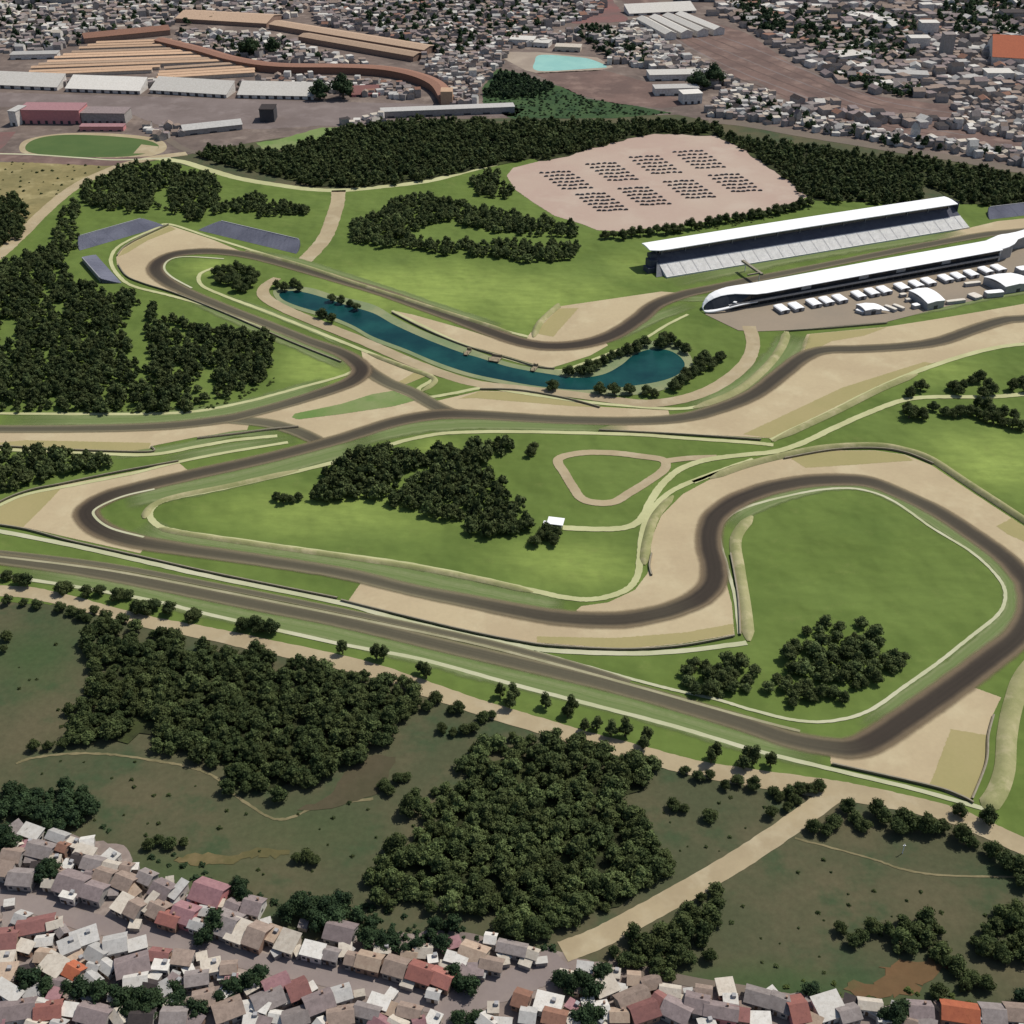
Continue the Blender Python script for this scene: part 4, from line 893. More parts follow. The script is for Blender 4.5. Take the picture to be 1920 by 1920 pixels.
HS = [
 (62, 1568, 10, 6, -22, 'white', 'shed', 'white', _n), (112, 1576, 9, 6, -22, 'pale grey', 'gable', 'white', _n), (140, 1588, 6, 5, -20, 'cream', 'flat', 'white', _n), (163, 1606, 9, 5, -18, 'cream', 'shed', 'cream', _n),
 (122, 1597, 4.5, 5, -20, 'terracotta', 'gable', 'brick', _n), (80, 1600, 12, 9, -15, 'grey', 'gable', 'grey', _n), (28, 1610, 9, 8, -10, 'brown', 'gable', 'grey', _n), (210, 1612, 7, 6, -30, 'white', 'flat', 'white', _n), (212, 1632, 7, 5, -15, 'cream', 'gable', 'white', _n),
 (131, 1628, 5, 5, -15, 'white', 'flat', 'white', _n), (178, 1625, 9, 8, -15, 'grey', 'gable', 'grey', _n), (150, 1618, 5, 5, -15, 'dark', 'gable', 'grey', _n), (40, 1660, 11, 9, -5, 'grey', 'gable', 'grey', _n), (10, 1640, 8, 7, -10, 'brown', 'shed', 'grey', _n), (140, 1664, 13, 12, -18, 'mauve', 'gable', 'grey', _n), (182, 1680, 9, 9, -18, 'mauve', 'gable', 'grey', _n),
 (200, 1650, 8, 9, -20, 'brown', 'gable', 'grey', _n), (238, 1660, 9, 9, -25, 'brown', 'gable', 'brick', _n), (278, 1653, 7, 7, -25, 'grey', 'gable', 'grey', _n), (308, 1676, 9, 9, -28, 'mauve', 'gable', 'grey', _n), (337, 1678, 3.5, 9, -30, 'pale grey', 'shed', 'white', _n), (126, 1702, 7, 4, -15, 'white', 'flat', 'white', _n),
 (232, 1702, 6, 8, -28, 'cream', 'shed', 'cream', _n), (258, 1712, 6, 9, -28, 'brown', 'gable', 'grey', _n), (283, 1702, 3, 9, -30, 'cream', 'shed', 'white', _n), (300, 1712, 8, 9, -26, 'brown', 'gable', 'brick', _n), (395, 1680, 14, 12, -20, 'pink', 'gable', 'pink', _n), (350, 1722, 10, 10, -20, 'pink', 'gable', 'pink', _n),
 (322, 1750, 9, 7, -18, 'salmon', 'gable', 'brick', _n), (477, 1706, 8, 9, -15, 'mauve', 'gable', 'white', _n), (428, 1738, 10, 13, -22, 'grey', 'gable', 'grey', _n), (449, 1756, 7.5, 10, -22, 'cream', 'shed', 'cream', _n), (485, 1762, 8, 12, -22, 'brown', 'gable', 'brick', _n), (512, 1758, 6, 8, -22, 'tan', 'flat', 'cream', _n), (541, 1775, 8, 9, -20, 'cream', 'shed', 'cream', _n), (588, 1808, 9, 6, -15, 'white', 'shed', 'white', _n),
 (640, 1755, 12, 10, -15, 'mauve', 'gable', 'grey', _n), (618, 1812, 6, 6, -15, 'grey', 'gable', 'grey', _n), (440, 1706, 6, 6, -25, 'mauve', 'gable', 'grey', _n), (365, 1755, 7, 5, -20, 'pale grey', 'gable', 'white', _n),
 (168, 1755, 11, 9, 25, 'pale grey', 'flat', 'white', _s), (226, 1765, 9, 9, 15, 'pale grey', 'gable', 'white', _s), (133, 1782, 8, 8, 30, 'pale grey', 'flat', 'white', _s), (185, 1796, 8, 8, -30, 'pale grey', 'gable', 'white', _s), (105, 1818, 10, 8, -28, 'cream', 'shed', 'cream', _s), (143, 1828, 7, 7, -28, 'orange', 'gable', 'cream', _s),
 (72, 1742, 15, 8, 15, 'red', 'gable', 'white', _s), (15, 1768, 10, 11, 5, 'red', 'gable', 'brick', _s), (110, 1738, 6, 5, 20, 'cream', 'gable', 'pink', _s), (10, 1806, 9, 7, 5, 'cream', 'flat', 'cream', _s), (14, 1833, 9, 9, 5, 'tan', 'flat', 'cream', _s), (262, 1778, 7, 5, 20, 'white', 'shed', 'white', _s), (252, 1818, 13, 10, 20, 'mauve', 'gable', 'grey', _s),
 (302, 1798, 8, 6, -8, 'red', 'gable', 'brick', _s), (305, 1818, 7, 5, -5, 'white', 'flat', 'white', _s), (345, 1806, 8, 6, -8, 'brown', 'shed', 'grey', _s), (398, 1820, 8, 7, 15, 'cream', 'flat', 'white', _s), (436, 1816, 6, 6, 5, 'brown', 'gable', 'brick', _s), (258, 1846, 9, 6, 10, 'white', 'gable', 'white', _s), (372, 1842, 9, 7, 10, 'grey', 'gable', 'grey', _s),
 (520, 1852, 10, 7, 28, 'pink', 'gable', 'pink', _s), (560, 1862, 8, 9, 28, 'red', 'gable', 'brick', _s), (505, 1882, 12, 9, 28, 'grey', 'gable', 'grey', _s), (492, 1898, 6, 4, -20, 'white', 'shed', 'white', _s), (600, 1888, 11, 9, 25, 'mauve', 'gable', 'grey', _s), (95, 1903, 10, 8, 10, 'salmon', 'gable', 'pink', _s),
 (36, 1902, 14, 9, 10, 'mauve', 'gable', 'white', _s), (180, 1908, 13, 9, -15, 'mauve', 'gable', 'grey', _s), (20, 1868, 13, 5, -30, 'white', 'shed', 'white', _s), (385, 1880, 8, 8, 15, 'brown', 'gable', 'grey', _s), (640, 1872, 8, 7, 20, 'pale grey', 'gable', 'white', _s), (430, 1900, 11, 9, 25, 'brown', 'gable', 'grey', _s), (330, 1912, 10, 7, 0, 'grey', 'gable', 'grey', _s), (270, 1918, 9, 8, 0, 'dark', 'gable', 'grey', _s), (555, 1915, 10, 8, 20, 'grey', 'gable', 'grey', _s), (640, 1912, 10, 8, 10, 'brown', 'gable', 'grey', _s),
 (692, 1822, 10, 8, -15, 'tan', 'gable', 'brick', _c), (735, 1838, 9, 9, -18, 'brown', 'gable', 'grey', _c), (660, 1815, 6, 6, -12, 'brown', 'gable', 'grey', _c), (790, 1834, 10, 9, -20, 'salmon', 'gable', 'brick', _c), (818, 1862, 9, 8, -25, 'salmon', 'gable', 'brick', _c), (812, 1806, 4, 4, 10, 'white', 'flat', 'white', _c), (856, 1806, 9, 4, -18, 'white', 'shed', 'white', _c), (888, 1795, 11, 10, -22, 'tan', 'gable', 'cream', _c),
 (920, 1768, 4.5, 5, -10, 'white', 'gable', 'white', _c), (960, 1785, 12, 6, -14, 'grey', 'gable', 'grey', _c), (922, 1815, 9, 6, -14, 'brown', 'gable', 'grey', _c), (712, 1888, 8, 5, -20, 'white', 'shed', 'white', _c), (690, 1905, 10, 6, -15, 'grey', 'gable', 'grey', _c), (770, 1900, 9, 6, -15, 'brown', 'gable', 'grey', _c), (792, 1873, 5, 4, -15, 'pale grey', 'gable', 'white', _c), (978, 1880, 6, 8, -20, 'terracotta', 'gable', 'brick', _c),
 (1028, 1888, 11, 9, -15, 'white', 'flat', 'white', _c), (1040, 1914, 9, 7, -15, 'terracotta', 'gable', 'brick', _c), (990, 1912, 6, 7, -10, 'pale grey', 'gable', 'grey', _c), (925, 1898, 4.5, 5, 0, 'cream', 'flat', 'cream', _c), (1000, 1800, 7, 5, -20, 'cream', 'gable', 'white', _c), (1096, 1822, 6, 4, -8, 'pale grey', 'shed', 'white', _c),
 (1135, 1858, 9, 7, 25, 'cream', 'shed', 'white', _r), (1185, 1880, 13, 8, 25, 'brown', 'gable', 'grey', _r), (1128, 1902, 5, 8, 10, 'white', 'gable', 'white', _r), (1205, 1902, 11, 9, 20, 'red', 'gable', 'brick', _r), (1238, 1884, 6, 6, -40, 'red', 'gable', 'pink', _r), (1268, 1902, 11, 9, -30, 'mauve', 'gable', 'grey', _r), (1160, 1912, 7, 6, 0, 'tan', 'gable', 'brick', _r), (1255, 1864, 8, 5, -10, 'cream', 'gable', 'white', _r),
 (1305, 1890, 9, 9, -15, 'mauve', 'gable', 'grey', _r), (1350, 1904, 13, 7, -12, 'mauve', 'gable', 'pink', _r), (1420, 1876, 10, 8, -18, 'grey', 'gable', 'grey', _r), (1462, 1888, 8, 8, -25, 'grey', 'gable', 'grey', _r), (1492, 1900, 7, 12, 10, 'salmon', 'gable', 'pink', _r), (1552, 1896, 11, 10, 18, 'white', 'shed', 'white', _r), (1588, 1908, 8, 7, 15, 'grey', 'gable', 'grey', _r), (1628, 1892, 9, 5, -8, 'cream', 'gable', 'white', _r),
 (1722, 1902, 9, 8, -5, 'mauve', 'gable', 'grey', _r), (1795, 1906, 14, 9, -10, 'orange', 'gable', 'brick', _r), (1857, 1908, 9, 9, -5, 'grey', 'gable', 'grey', _r), (1900, 1906, 8, 8, -5, 'brown', 'gable', 'grey', _r), (1385, 1912, 7, 5, -10, 'red', 'shed', 'brick', _r), (1318, 1865, 6, 5, -10, 'brown', 'gable', 'grey', _r),
]
import collections
cnt = collections.defaultdict(list)
for hrec in HS: cnt[(hrec[5], hrec[8])].append(hrec)
for k in cnt: cnt[k].sort(key=lambda r: (r[0], r[1]))
SZ = lambda r: 'large' if r[2] * r[3] > 105 else ('small' if r[2] * r[3] < 40 else 'house-sized')
STREETS = [spline(W(q), 8) for q in ([(-120, 1668), (-20, 1683), (60, 1695), (140, 1722), (200, 1737), (280, 1755), (400, 1783), (500, 1808), (600, 1828), (700, 1853), (800, 1878), (860, 1884)], [(850, 1890), (900, 1862), (960, 1845), (1010, 1822), (1050, 1795)], [(840, 1890), (870, 1925), (890, 1990)])]
def clear_street(x, y, rad):
    for S_ in STREETS:
        k = min(range(len(S_)), key=lambda i: (S_[i][0] - x) ** 2 + (S_[i][1] - y) ** 2)
        dx, dy = x - S_[k][0], y - S_[k][1]; dd = math.hypot(dx, dy) or 1
        if dd < rad: x += dx / dd * (rad - dd); y += dy / dd * (rad - dd)
    return x, y
PLACED = []
for hrec in HS:
    (u, v, w, d, rz, roof, style, wall, zone) = hrec
    w *= .8; d *= .8
    gx, gy = clear_street(*G(u, v + 3)[:2], 4.2 + min(w, d) / 2)
    u, v = to_px(gx, gy); PLACED.append((gx, gy, (w + d) / 4))
    r = house((u, v), w, d, rz, roof, style, wall, 3.0 + .8 * random.random())
    lst = cnt[(roof, zone)]; i = lst.index(hrec); n = len(lst)
    sz = {'large': 'big ', 'small': 'small ', 'house-sized': ''}[SZ(hrec)]
    st = {'flat': 'flat', 'shed': 'lean-to', 'gable': 'pitched'}[style]
    if n == 1: lab = '%s%s %s house, the only %s one %s' % (sz, roof, st, roof, zone)
    elif i in (0, n - 1): lab = '%s%s %s house, %s %s roof %s' % (sz, roof, st, ordw(i, n), roof, zone)
    else: lab = '%s%s %s house, %s %s roof from left, %s' % (sz, roof, st, ordw(i, n), roof, zone)
    tag(r, lab, 'house', 'houses of the near town')
# smaller houses squeezed into the gaps
TOWN = W([(-20, 1575), (60, 1560), (160, 1585), (235, 1605), (250, 1650), (350, 1700), (480, 1745), (600, 1790), (700, 1790), (860, 1775), (990, 1785), (1045, 1810), (1150, 1830), (1400, 1866), (1700, 1896), (1930, 1910), (1930, 1935), (-20, 1935)])
tx = [p[0] for p in TOWN]; ty = [p[1] for p in TOWN]; made = 0
for _ in range(2600):
    if made >= 95: break
    x, y = random.uniform(min(tx), max(tx)), random.uniform(min(ty), max(ty))
    w, d = random.uniform(3.6, 6.4), random.uniform(3.4, 5.4); rr = (w + d) / 4
    if not inpoly(x, y, TOWN) or any((x - a) ** 2 + (y - b) ** 2 < (rr + c) ** 2 * .82 for a, b, c in PLACED) or clear_street(x, y, 4.4 + rr) != (x, y): continue
    PLACED.append((x, y, rr)); made += 1; u, v = to_px(x, y)
    roof = random.choice(['white', 'white', 'cream', 'cream', 'pale grey', 'pale grey', 'grey', 'mauve', 'brown', 'pink', 'tan', 'dark'])
    side = ('lower left town' if u < 660 else 'bottom centre town' if u < 1110 else 'bottom right town')
    r = house((u, v), w, d, random.gauss(-15, 22), roof, random.choice(('gable', 'gable', 'shed', 'flat')), random.choice(('white', 'grey', 'cream', 'brick')), 2.8)
    tag(r, 'small %s roofed house squeezed between larger houses of the %s' % (roof, side), 'house', 'small infill houses of the near town')
# yard sheds and cars of the near town
YS = [(20, 1700, 'white'), (250, 1632, 'white'), (320, 1658, 'cream'), (365, 1690, 'white'), (410, 1700, 'cream'), (500, 1735, 'white'), (560, 1790, 'cream'), (85, 1790, 'white'), (150, 1850, 'white'), (290, 1838, 'white'), (355, 1825, 'white'), (420, 1838, 'white'), (540, 1880, 'white'), (585, 1858, 'white'), (675, 1870, 'cream'), (735, 1870, 'white'), (835, 1818, 'cream'), (945, 1800, 'white'), (985, 1812, 'cream'), (1015, 1808, 'white'), (1165, 1862, 'white'), (1285, 1882, 'cream'), (1445, 1868, 'white'), (1640, 1905, 'white'), (60, 1620, 'grey'), (105, 1612, 'brown'), (165, 1642, 'pale grey'), (215, 1680, 'grey'), (255, 1740, 'cream'), (330, 1695, 'pale grey'), (375, 1715, 'brown'), (455, 1728, 'grey'), (520, 1792, 'pale grey'), (570, 1740, 'grey'), (95, 1766, 'pale grey'), (205, 1822, 'grey'), (330, 1835, 'pale grey'), (470, 1860, 'brown'), (445, 1838, 'cream'), (380, 1800, 'cream'), (655, 1790, 'pale grey'), (765, 1850, 'cream'), (900, 1830, 'pale grey'), (945, 1808, 'cream'), (1150, 1840, 'grey'), (1290, 1868, 'pale grey'), (1395, 1892, 'brown'), (1520, 1884, 'grey'), (1680, 1896, 'pale grey'), (1760, 1888, 'brown')]
cy = collections.Counter(); tot = collections.Counter(y[2] for y in YS)
for (u, v, rf) in sorted(YS):
    rt = empty('garden_shed', G(u, v), math.radians(random.uniform(-40, 40)))
    w, d = random.uniform(2.4, 4.6), random.uniform(2, 3.6)
    mb = MB(); mb.rings([[(-w / 2, -d / 2, 0), (w / 2, -d / 2, 0), (w / 2, d / 2, 0), (-w / 2, d / 2, 0)], [(-w / 2, -d / 2, 2), (w / 2, -d / 2, 2), (w / 2, d / 2, 2.5), (-w / 2, d / 2, 2.5)]]); mb.build('wall', WALLS['grey'], rt)
    mb = MB(); mb.rings([[(-w / 2 - .2, -d / 2 - .2, 2.0), (w / 2 + .2, -d / 2 - .2, 2.0), (w / 2 + .2, d / 2 + .2, 2.55), (-w / 2 - .2, d / 2 + .2, 2.55)], [(-w / 2 - .2, -d / 2 - .2, 2.12), (w / 2 + .2, -d / 2 - .2, 2.12), (w / 2 + .2, d / 2 + .2, 2.67), (-w / 2 - .2, d / 2 + .2, 2.67)]]); mb.build('roof', ROOFS[rf], rt)
    tag(rt, 'tiny %s roofed yard shed, %s of its colour, near town' % (rf, ordw(cy[rf], tot[rf]) + (' from left' if 0 < cy[rf] < tot[rf] - 1 else '')), 'shed', 'yard sheds of the near town'); cy[rf] += 1

# ------------------------------------------------------------------ big buildings of the far city
def long_building(name, a, b, depth, h, roofm, wallm, label, cat, style='mono', bays=0, group=None):
    A = Vector(G(*a)); B = Vector(G(*b)); d = B - A; L = d.length
    root = empty(name, A, math.atan2(d.y, d.x), label, cat, group)
    if style == 'mono':      # tall pale roof slope towards the viewer; on the warehouses it stands in for the sunlit front wall
        mb = MB(); mb.rings([[(x, 0, 0), (x, depth, 0), (x, depth, h), (x, 0, h * .3)] for x in (0, L)]); mb.build('wall', wallm, root)
        mb = MB(); mb.rings([[(x, -.8, h * .3), (x, -.8, h * .3 + .4), (x, depth + .3, h + .5), (x, depth + .3, h + .1)] for x in (-.5, L + .5)]); mb.build('roof', roofm, root)
    elif style in ('gable', 'lowgable'):
        s = depth * (.2 if style == 'gable' else .09)
        mb = MB(); mb.rings([[(x, 0, 0), (x, depth, 0), (x, depth, h), (x, depth / 2, h + s), (x, 0, h)] for x in (0, L)]); mb.build('wall', wallm, root)
        mb = MB(); mb.rings([[(x, -.6, h - .2), (x, -.6, h + .15), (x, depth / 2, h + s + .3), (x, depth + .6, h + .15), (x, depth + .6, h - .2), (x, depth / 2, h + s + .05)] for x in (-.6, L + .6)]); mb.build('roof', roofm, root)
    else:
        mb = MB(); mb.box(0, 0, 0, L, depth, h); mb.build('wall', wallm, root)
        mb = MB(); mb.box(-.4, -.4, h, L + .4, depth + .4, h + .5); mb.build('roof', roofm, root)
    for k in range(bays):
        x = L * (k + .5) / bays
        mb = MB(); mb.box(x - L / bays * .18, -.12, .05, x + L / bays * .18, -.004, min(h * .28, 3.2)); mb.build('bay_door', M['dark'], root)
    return root
for i, (a, b, ww) in enumerate((((-60, 163), (108, 170), 'leftmost'), ((124, 172), (263, 177), 'second from left'), ((282, 175), (425, 184), 'third from left'), ((446, 184), (588, 187), 'rightmost, beside the dark tree'))):
    long_building('warehouse', a, b, 24, 11, ROOFS['white'], WALLS['white'], 'long pale warehouse above the grey yard, %s of four in line' % ww, 'warehouse', 'mono', 9, 'line of pale warehouses')  # front wall built as a roof slope so that it catches the sun
SH = [((182, 86), (322, 81)), ((166, 92), (340, 86)), ((150, 98), (352, 91)), ((136, 104), (368, 96)), ((120, 110), (384, 101)), ((104, 116), (396, 106)), ((90, 122), (408, 111)), ((74, 128), (420, 116)), ((60, 135), (432, 121)), ((56, 141), (300, 131)), ((54, 147), (285, 137)),
      ((310, 136), (456, 126)), ((300, 142), (478, 131)), ((298, 148), (478, 137)), ((296, 154), (478, 143))]
for i, (a, b) in enumerate(SH):
    long_building('factory_shed', a, b, 8.5 if i != 8 else 9, 3.2 + .5 * (i % 3), ROOFS['shed_tan'] if i % 4 != 3 else ROOFS['tan_dusty'], WALLS['cream'], '%s thin tan roofed shed row, counted from the farthest of the stacked rows' % ('first' if i == 0 else ORD[i] if i < 14 else 'last'), 'factory shed', 'lowgable', 0, 'stacked tan roofed factory sheds')
long_building('factory_shed', (505, 55), (795, 104), 24, 6, ROOFS['tan_dusty'], WALLS['brick'], 'long tan roofed shed slanting down to the right, upper of two', 'factory shed', 'lowgable', 0, 'slanting tan sheds')
long_building('factory_shed', (560, 78), (775, 116), 20, 6, ROOFS['tan_dusty'], WALLS['brick'], 'long tan roofed shed slanting down to the right, lower of two', 'factory shed', 'lowgable', 0, 'slanting tan sheds')
long_building('factory_shed', (330, 42), (500, 52), 50, 5, ROOFS['tan_dusty'], WALLS['brick'], 'wide tan roof block in the upper left city', 'factory shed', 'lowgable')
long_building('terrace_building', (160, 82), (320, 66), 20, 6, ROOFS['terracotta'], WALLS['brick'], 'long reddish brown roof above the stack of tan sheds', 'building', 'gable')
# curved terracotta building
def curved():
    P = spline([G(*p)[:2] for p in ((300, 85), (380, 105), (440, 122), (520, 134), (640, 136), (720, 140), (780, 152), (820, 170), (838, 196))], 6); R = frames(P)
    root = empty('curved_building', (0, 0, 0), 0, 'long curved terracotta building sweeping round behind the pale warehouses', 'building')
    mb = MB(); mb.rings([[(p[0] + r[0] * t, p[1] + r[1] * t, z) for t, z in ((-7, 0), (-7, 7), (7, 7), (7, 0))] for p, r in zip(P, R)]); mb.build('wall', ROOFS['terracotta'], root)
    mb = MB(); mb.rings([[(p[0] + r[0] * t, p[1] + r[1] * t, z) for t, z in ((-8, 7), (-8, 7.5), (0, 9), (8, 7.5), (8, 7))] for p, r in zip(P, R)]); mb.build('roof', ROOFS['terracotta'], root)
    mb = MB(); x, y, _ = G(838, 198); mb.box(x - 6, y - 4, 0, x + 6, y + 12, 15); mb.build('end_tower', ROOFS['shed_tan'], root)
curved()
long_building('pink_building', (38, 232), (152, 233), 26, 13, ROOFS['pink'], WALLS['pink'], 'bright pink building above the oval sports field', 'building', 'flat', 8)
long_building('office_building', (154, 232), (236, 233), 22, 10, ROOFS['mauve'], WALLS['grey'], 'grey brown building joined to the right of the pink one', 'building', 'flat', 6)
long_building('office_building', (20, 236), (34, 237), 20, 14, ROOFS['pale grey'], WALLS['white'], 'narrow pale block at the left end of the pink building', 'building', 'flat', 1)
long_building('office_building', (150, 246), (232, 246), 10, 4, ROOFS['pink'], WALLS['pink'], 'low pink annex below the grey brown building by the oval', 'building', 'flat', 5)
long_building('office_building', (345, 255), (455, 243), 16, 5, ROOFS['pale grey'], WALLS['grey'], 'pale grey low building at the lower edge of the yard', 'building', 'gable', 3)
long_building('dark_block', (488, 229), (515, 229), 18, 12, ROOFS['dark'], M['dark'], 'dark brown cubic block on the grey yard', 'building', 'flat', 2)
long_building('office_building', (715, 222), (965, 212), 14, 6, ROOFS['pale grey'], WALLS['grey'], 'long low grey building behind the top wood', 'building', 'flat', 7)
long_building('office_building', (20, 112), (108, 110), 16, 5, ROOFS['pale grey'], WALLS['white'], 'pale bluish flat roof at the upper left edge', 'building', 'flat', 3)
long_building('red_shed', (660, 182), (712, 180), 16, 7, ROOFS['red'], WALLS['pink'], 'dark red roofed shed right of the big dark tree', 'shed', 'mono', 2)
# hangars
long_building('hangar', (1180, 30), (1305, 24), 26, 9, ROOFS['white'], WALLS['white'], 'long white hangar at the top, above the four striped white roofs', 'hangar', 'mono', 5)
for i in range(4):
    a = (1232 + i * 26, 72 - 1 * i); b = (1212 + i * 26, 42 - 2 * i)
    A = (1268 + i * 30, 74 - i * 3); B = (1213 + i * 24, 44 - i * 3)
    long_building('hangar', A, B, 15, 7, ROOFS['white'], WALLS['white'], '%s narrow white hangar of the four striped ones at the top' % ('rightmost' if i == 3 else ORD[i]), 'hangar', 'gable', 0, 'striped white hangars')
r = long_building('sports_hall', (1858, 122), (1990, 130), 78, 9, ROOFS['orange'], WALLS['white'], 'large orange roofed hall at the upper right edge', 'hall', 'gable', 4)
for (a, b, d, h, rf, wl, lab) in (((1705, 92), (1742, 92), 16, 12, 'white', 'white', 'tall white block among trees in the upper right city'), ((1725, 66), (1758, 66), 16, 14, 'white', 'white', 'white domed looking block behind the tall white block'), ((1590, 38), (1640, 46), 26, 6, 'white', 'white', 'wide white roof in the top right trees'),
    ((1575, 118), (1620, 112), 26, 6, 'white', 'white', 'white roof cluster left of the grey tower, upper right'), ((1218, 152), (1315, 150), 22, 6, 'white', 'white', 'bright white low building right of the turquoise pool'), ((1228, 180), (1310, 178), 16, 7, 'pale grey', 'white', 'pale low building just below the white one right of the pool'),
    ((1280, 196), (1316, 194), 16, 10, 'white', 'white', 'tall white block next to the woodland and ring road'), ((955, 84), (1000, 86), 20, 6, 'white', 'white', 'white building left above the turquoise pool'), ((1000, 88), (1028, 90), 18, 5, 'white', 'white', 'small white building directly above the turquoise pool'),
    ((1040, 96), (1088, 98), 16, 5, 'cream', 'cream', 'cream building right above the turquoise pool'), ((1765, 110), (1785, 110), 14, 26, 'grey', 'grey', 'grey brown tower in the upper right city'), ((1640, 148), (1740, 152), 18, 6, 'pale grey', 'white', 'long pale blue grey roof beside the brown hillside'), ((1850, 150), (1900, 150), 20, 7, 'white', 'white', 'white roofed building below the orange hall'),
    ((1560, 5), (1620, 8), 20, 12, 'cream', 'cream', 'cream block at the top right edge'), ((1880, 40), (1940, 40), 20, 10, 'dark', 'grey', 'dark roofed block in the top right corner'), ((30, 12), (140, 12), 30, 16, 'dark', 'grey', 'dark block at the top left corner'), ((1270, 2), (1360, 4), 30, 10, 'mauve', 'grey', 'mauve block at the top edge above the hangars'), ((620, 172), (650, 172), 12, 5, 'pale grey', 'white', 'little pale shed beneath the big dark tree')):
    long_building('city_block', a, b, d, h, ROOFS[rf], WALLS[wl], lab, 'building', 'flat', 3)

# ------------------------------------------------------------------ far houses
from mathutils import noise as mnoise
def scatter(px, spacing, jit=.42, rot=0.0, wob=0.0):
    P = W(px); xs = [p[0] for p in P]; ys = [p[1] for p in P]
    out = []; y = min(ys); row = 0
    while y < max(ys):
        x = min(xs) + (row % 2) * spacing / 2
        while x < max(xs):
            a, b = x + random.uniform(-jit, jit) * spacing, y + random.uniform(-jit, jit) * spacing
            q = mnoise.noise_vector(Vector((a / 17, b / 17, 3.1))) * wob if wob else (0, 0)
            if inpoly(a + q[0], b + q[1], P): out.append((a, b))
            x += spacing
        y += spacing * .87; row += 1
    return out
def house_verts(w, d, h, style):
    a, b = w / 2, d / 2
    if style == 0:
        v = [(-a, -b, 0), (a, -b, 0), (a, b, 0), (-a, b, 0), (-a, -b, h), (a, -b, h), (a, b, h), (-a, b, h)]
        return v, [(0, 1, 5, 4), (1, 2, 6, 5), (2, 3, 7, 6), (3, 0, 4, 7)], [(4, 5, 6, 7)]
    s = b * .5; e = .3
    v = [(-a, -b, 0), (a, -b, 0), (a, b, 0), (-a, b, 0), (-a, -b, h), (a, -b, h), (a, b, h), (-a, b, h), (-a, 0, h + s), (a, 0, h + s),
         (-a - e, -b - e, h - .1), (a + e, -b - e, h - .1), (a + e, 0, h + s + .15), (-a - e, 0, h + s + .15), (a + e, b + e, h - .1), (-a - e, b + e, h - .1)]
    return v, [(0, 1, 5, 4), (1, 2, 6, 9, 5), (2, 3, 7, 6), (3, 0, 4, 8, 7)], [(10, 11, 12, 13), (13, 12, 14, 15)]
PALS = {'rubble': ['grey'] * 5 + ['brown'] * 5 + ['mauve'] * 2 + ['pale grey'] * 4 + ['cream'] * 3 + ['white'] * 2 + ['dark'] * 3,
        'pale': ['pale grey'] * 5 + ['cream'] * 4 + ['white'] * 3 + ['grey'] * 6 + ['brown'] * 5 + ['mauve'] * 2 + ['dark'] * 2,
        'mix': ['grey'] * 4 + ['brown'] * 5 + ['white'] * 2 + ['pale grey'] * 2 + ['mauve'] * 3 + ['dark'] * 3 + ['terracotta']}
ZONES = [
 ([(-80, -45), (640, -45), (560, 30), (500, 42), (330, 42), (300, 62), (200, 72), (150, 84), (110, 96), (-80, 104)], 11, 'rubble', 'crowded upper left city'),
 ([(560, -45), (1150, -45), (1130, 25), (1080, 40), (1000, 60), (940, 90), (900, 115), (840, 110), (800, 88), (700, 64), (600, 48)], 10.5, 'mix', 'crowded hillside city at the top centre'),
 ([(790, 112), (900, 110), (905, 150), (890, 200), (850, 200), (845, 170), (800, 140)], 8.5, 'rubble', 'quarter right of the curved terracotta building'),
 ([(1325, 205), (1370, 160), (1440, 172), (1500, 212), (1600, 236), (1640, 262), (1590, 258), (1480, 240), (1400, 226), (1330, 220)], 8.5, 'pale', 'quarter between ring road and brown hillside'),
 ([(1600, 240), (1700, 256), (1850, 275), (2050, 296), (2050, 330), (1920, 314), (1800, 290), (1700, 277), (1620, 262)], 9.5, 'pale', 'pale strip beside the ring road'),
 ([(1790, 195), (1880, 200), (2050, 222), (2050, 290), (1880, 262), (1780, 240)], 9.5, 'pale', 'hillside quarter at the right edge'),
 ([(1400, 55), (1560, 60), (1900, 60), (2050, 80), (2050, 215), (1880, 205), (1760, 190), (1640, 175), (1560, 150), (1480, 112), (1410, 62)], 15, 'mix', 'leafy upper right city'),
 ([(1360, -45), (2050, -45), (2050, 62), (1560, 58), (1400, 52), (1330, 30)], 17, 'mix', 'far top right suburb'),
 ([(1090, 70), (1200, 40), (1240, 80), (1330, 130), (1310, 150), (1200, 130), (1150, 110)], 12, 'pale', 'quarter between the pool and the white hangars'),
 ([(335, 62), (500, 64), (560, 86), (640, 112), (700, 122), (620, 126), (520, 124), (440, 112), (340, 86)], 10, 'rubble', 'rubbly patch beside the curved building'),
 ([(480, 146), (640, 150), (740, 158), (800, 180), (770, 190), (720, 184), (655, 178), (590, 168), (485, 160)], 9, 'mix', 'yard inside the curved terracotta building'),
 ([(30, 150), (300, 158), (470, 166), (470, 171), (280, 166), (30, 158)], 8, 'rubble', 'thin row between tan sheds and pale warehouses'),
 ([(790, 112), (910, 108), (920, 95), (1000, 62), (1080, 60), (1090, 76), (960, 92), (935, 130), (905, 160)], 9, 'mix', 'slope left of the turquoise pool'),
 ([(1150, 60), (1200, 40), (1215, 70), (1260, 90), (1320, 120), (1380, 158), (1330, 170), (1330, 150), (1240, 128), (1140, 122)], 9, 'pale', 'slope above the white buildings right of the pool'),
 ([(1480, 190), (1560, 195), (1640, 215), (1760, 222), (1790, 240), (1700, 246), (1600, 230), (1500, 206)], 15, 'mix', 'scattered houses on the brown hillside'),
 ([(640, 226), (715, 222), (740, 236), (640, 238)], 9, 'rubble', 'huddle beside the grey yard'),
 ([(260, 240), (330, 238), (350, 252), (320, 268), (290, 262)], 9, 'rubble', 'cluster beside the oval sports field'),
]
cand = []
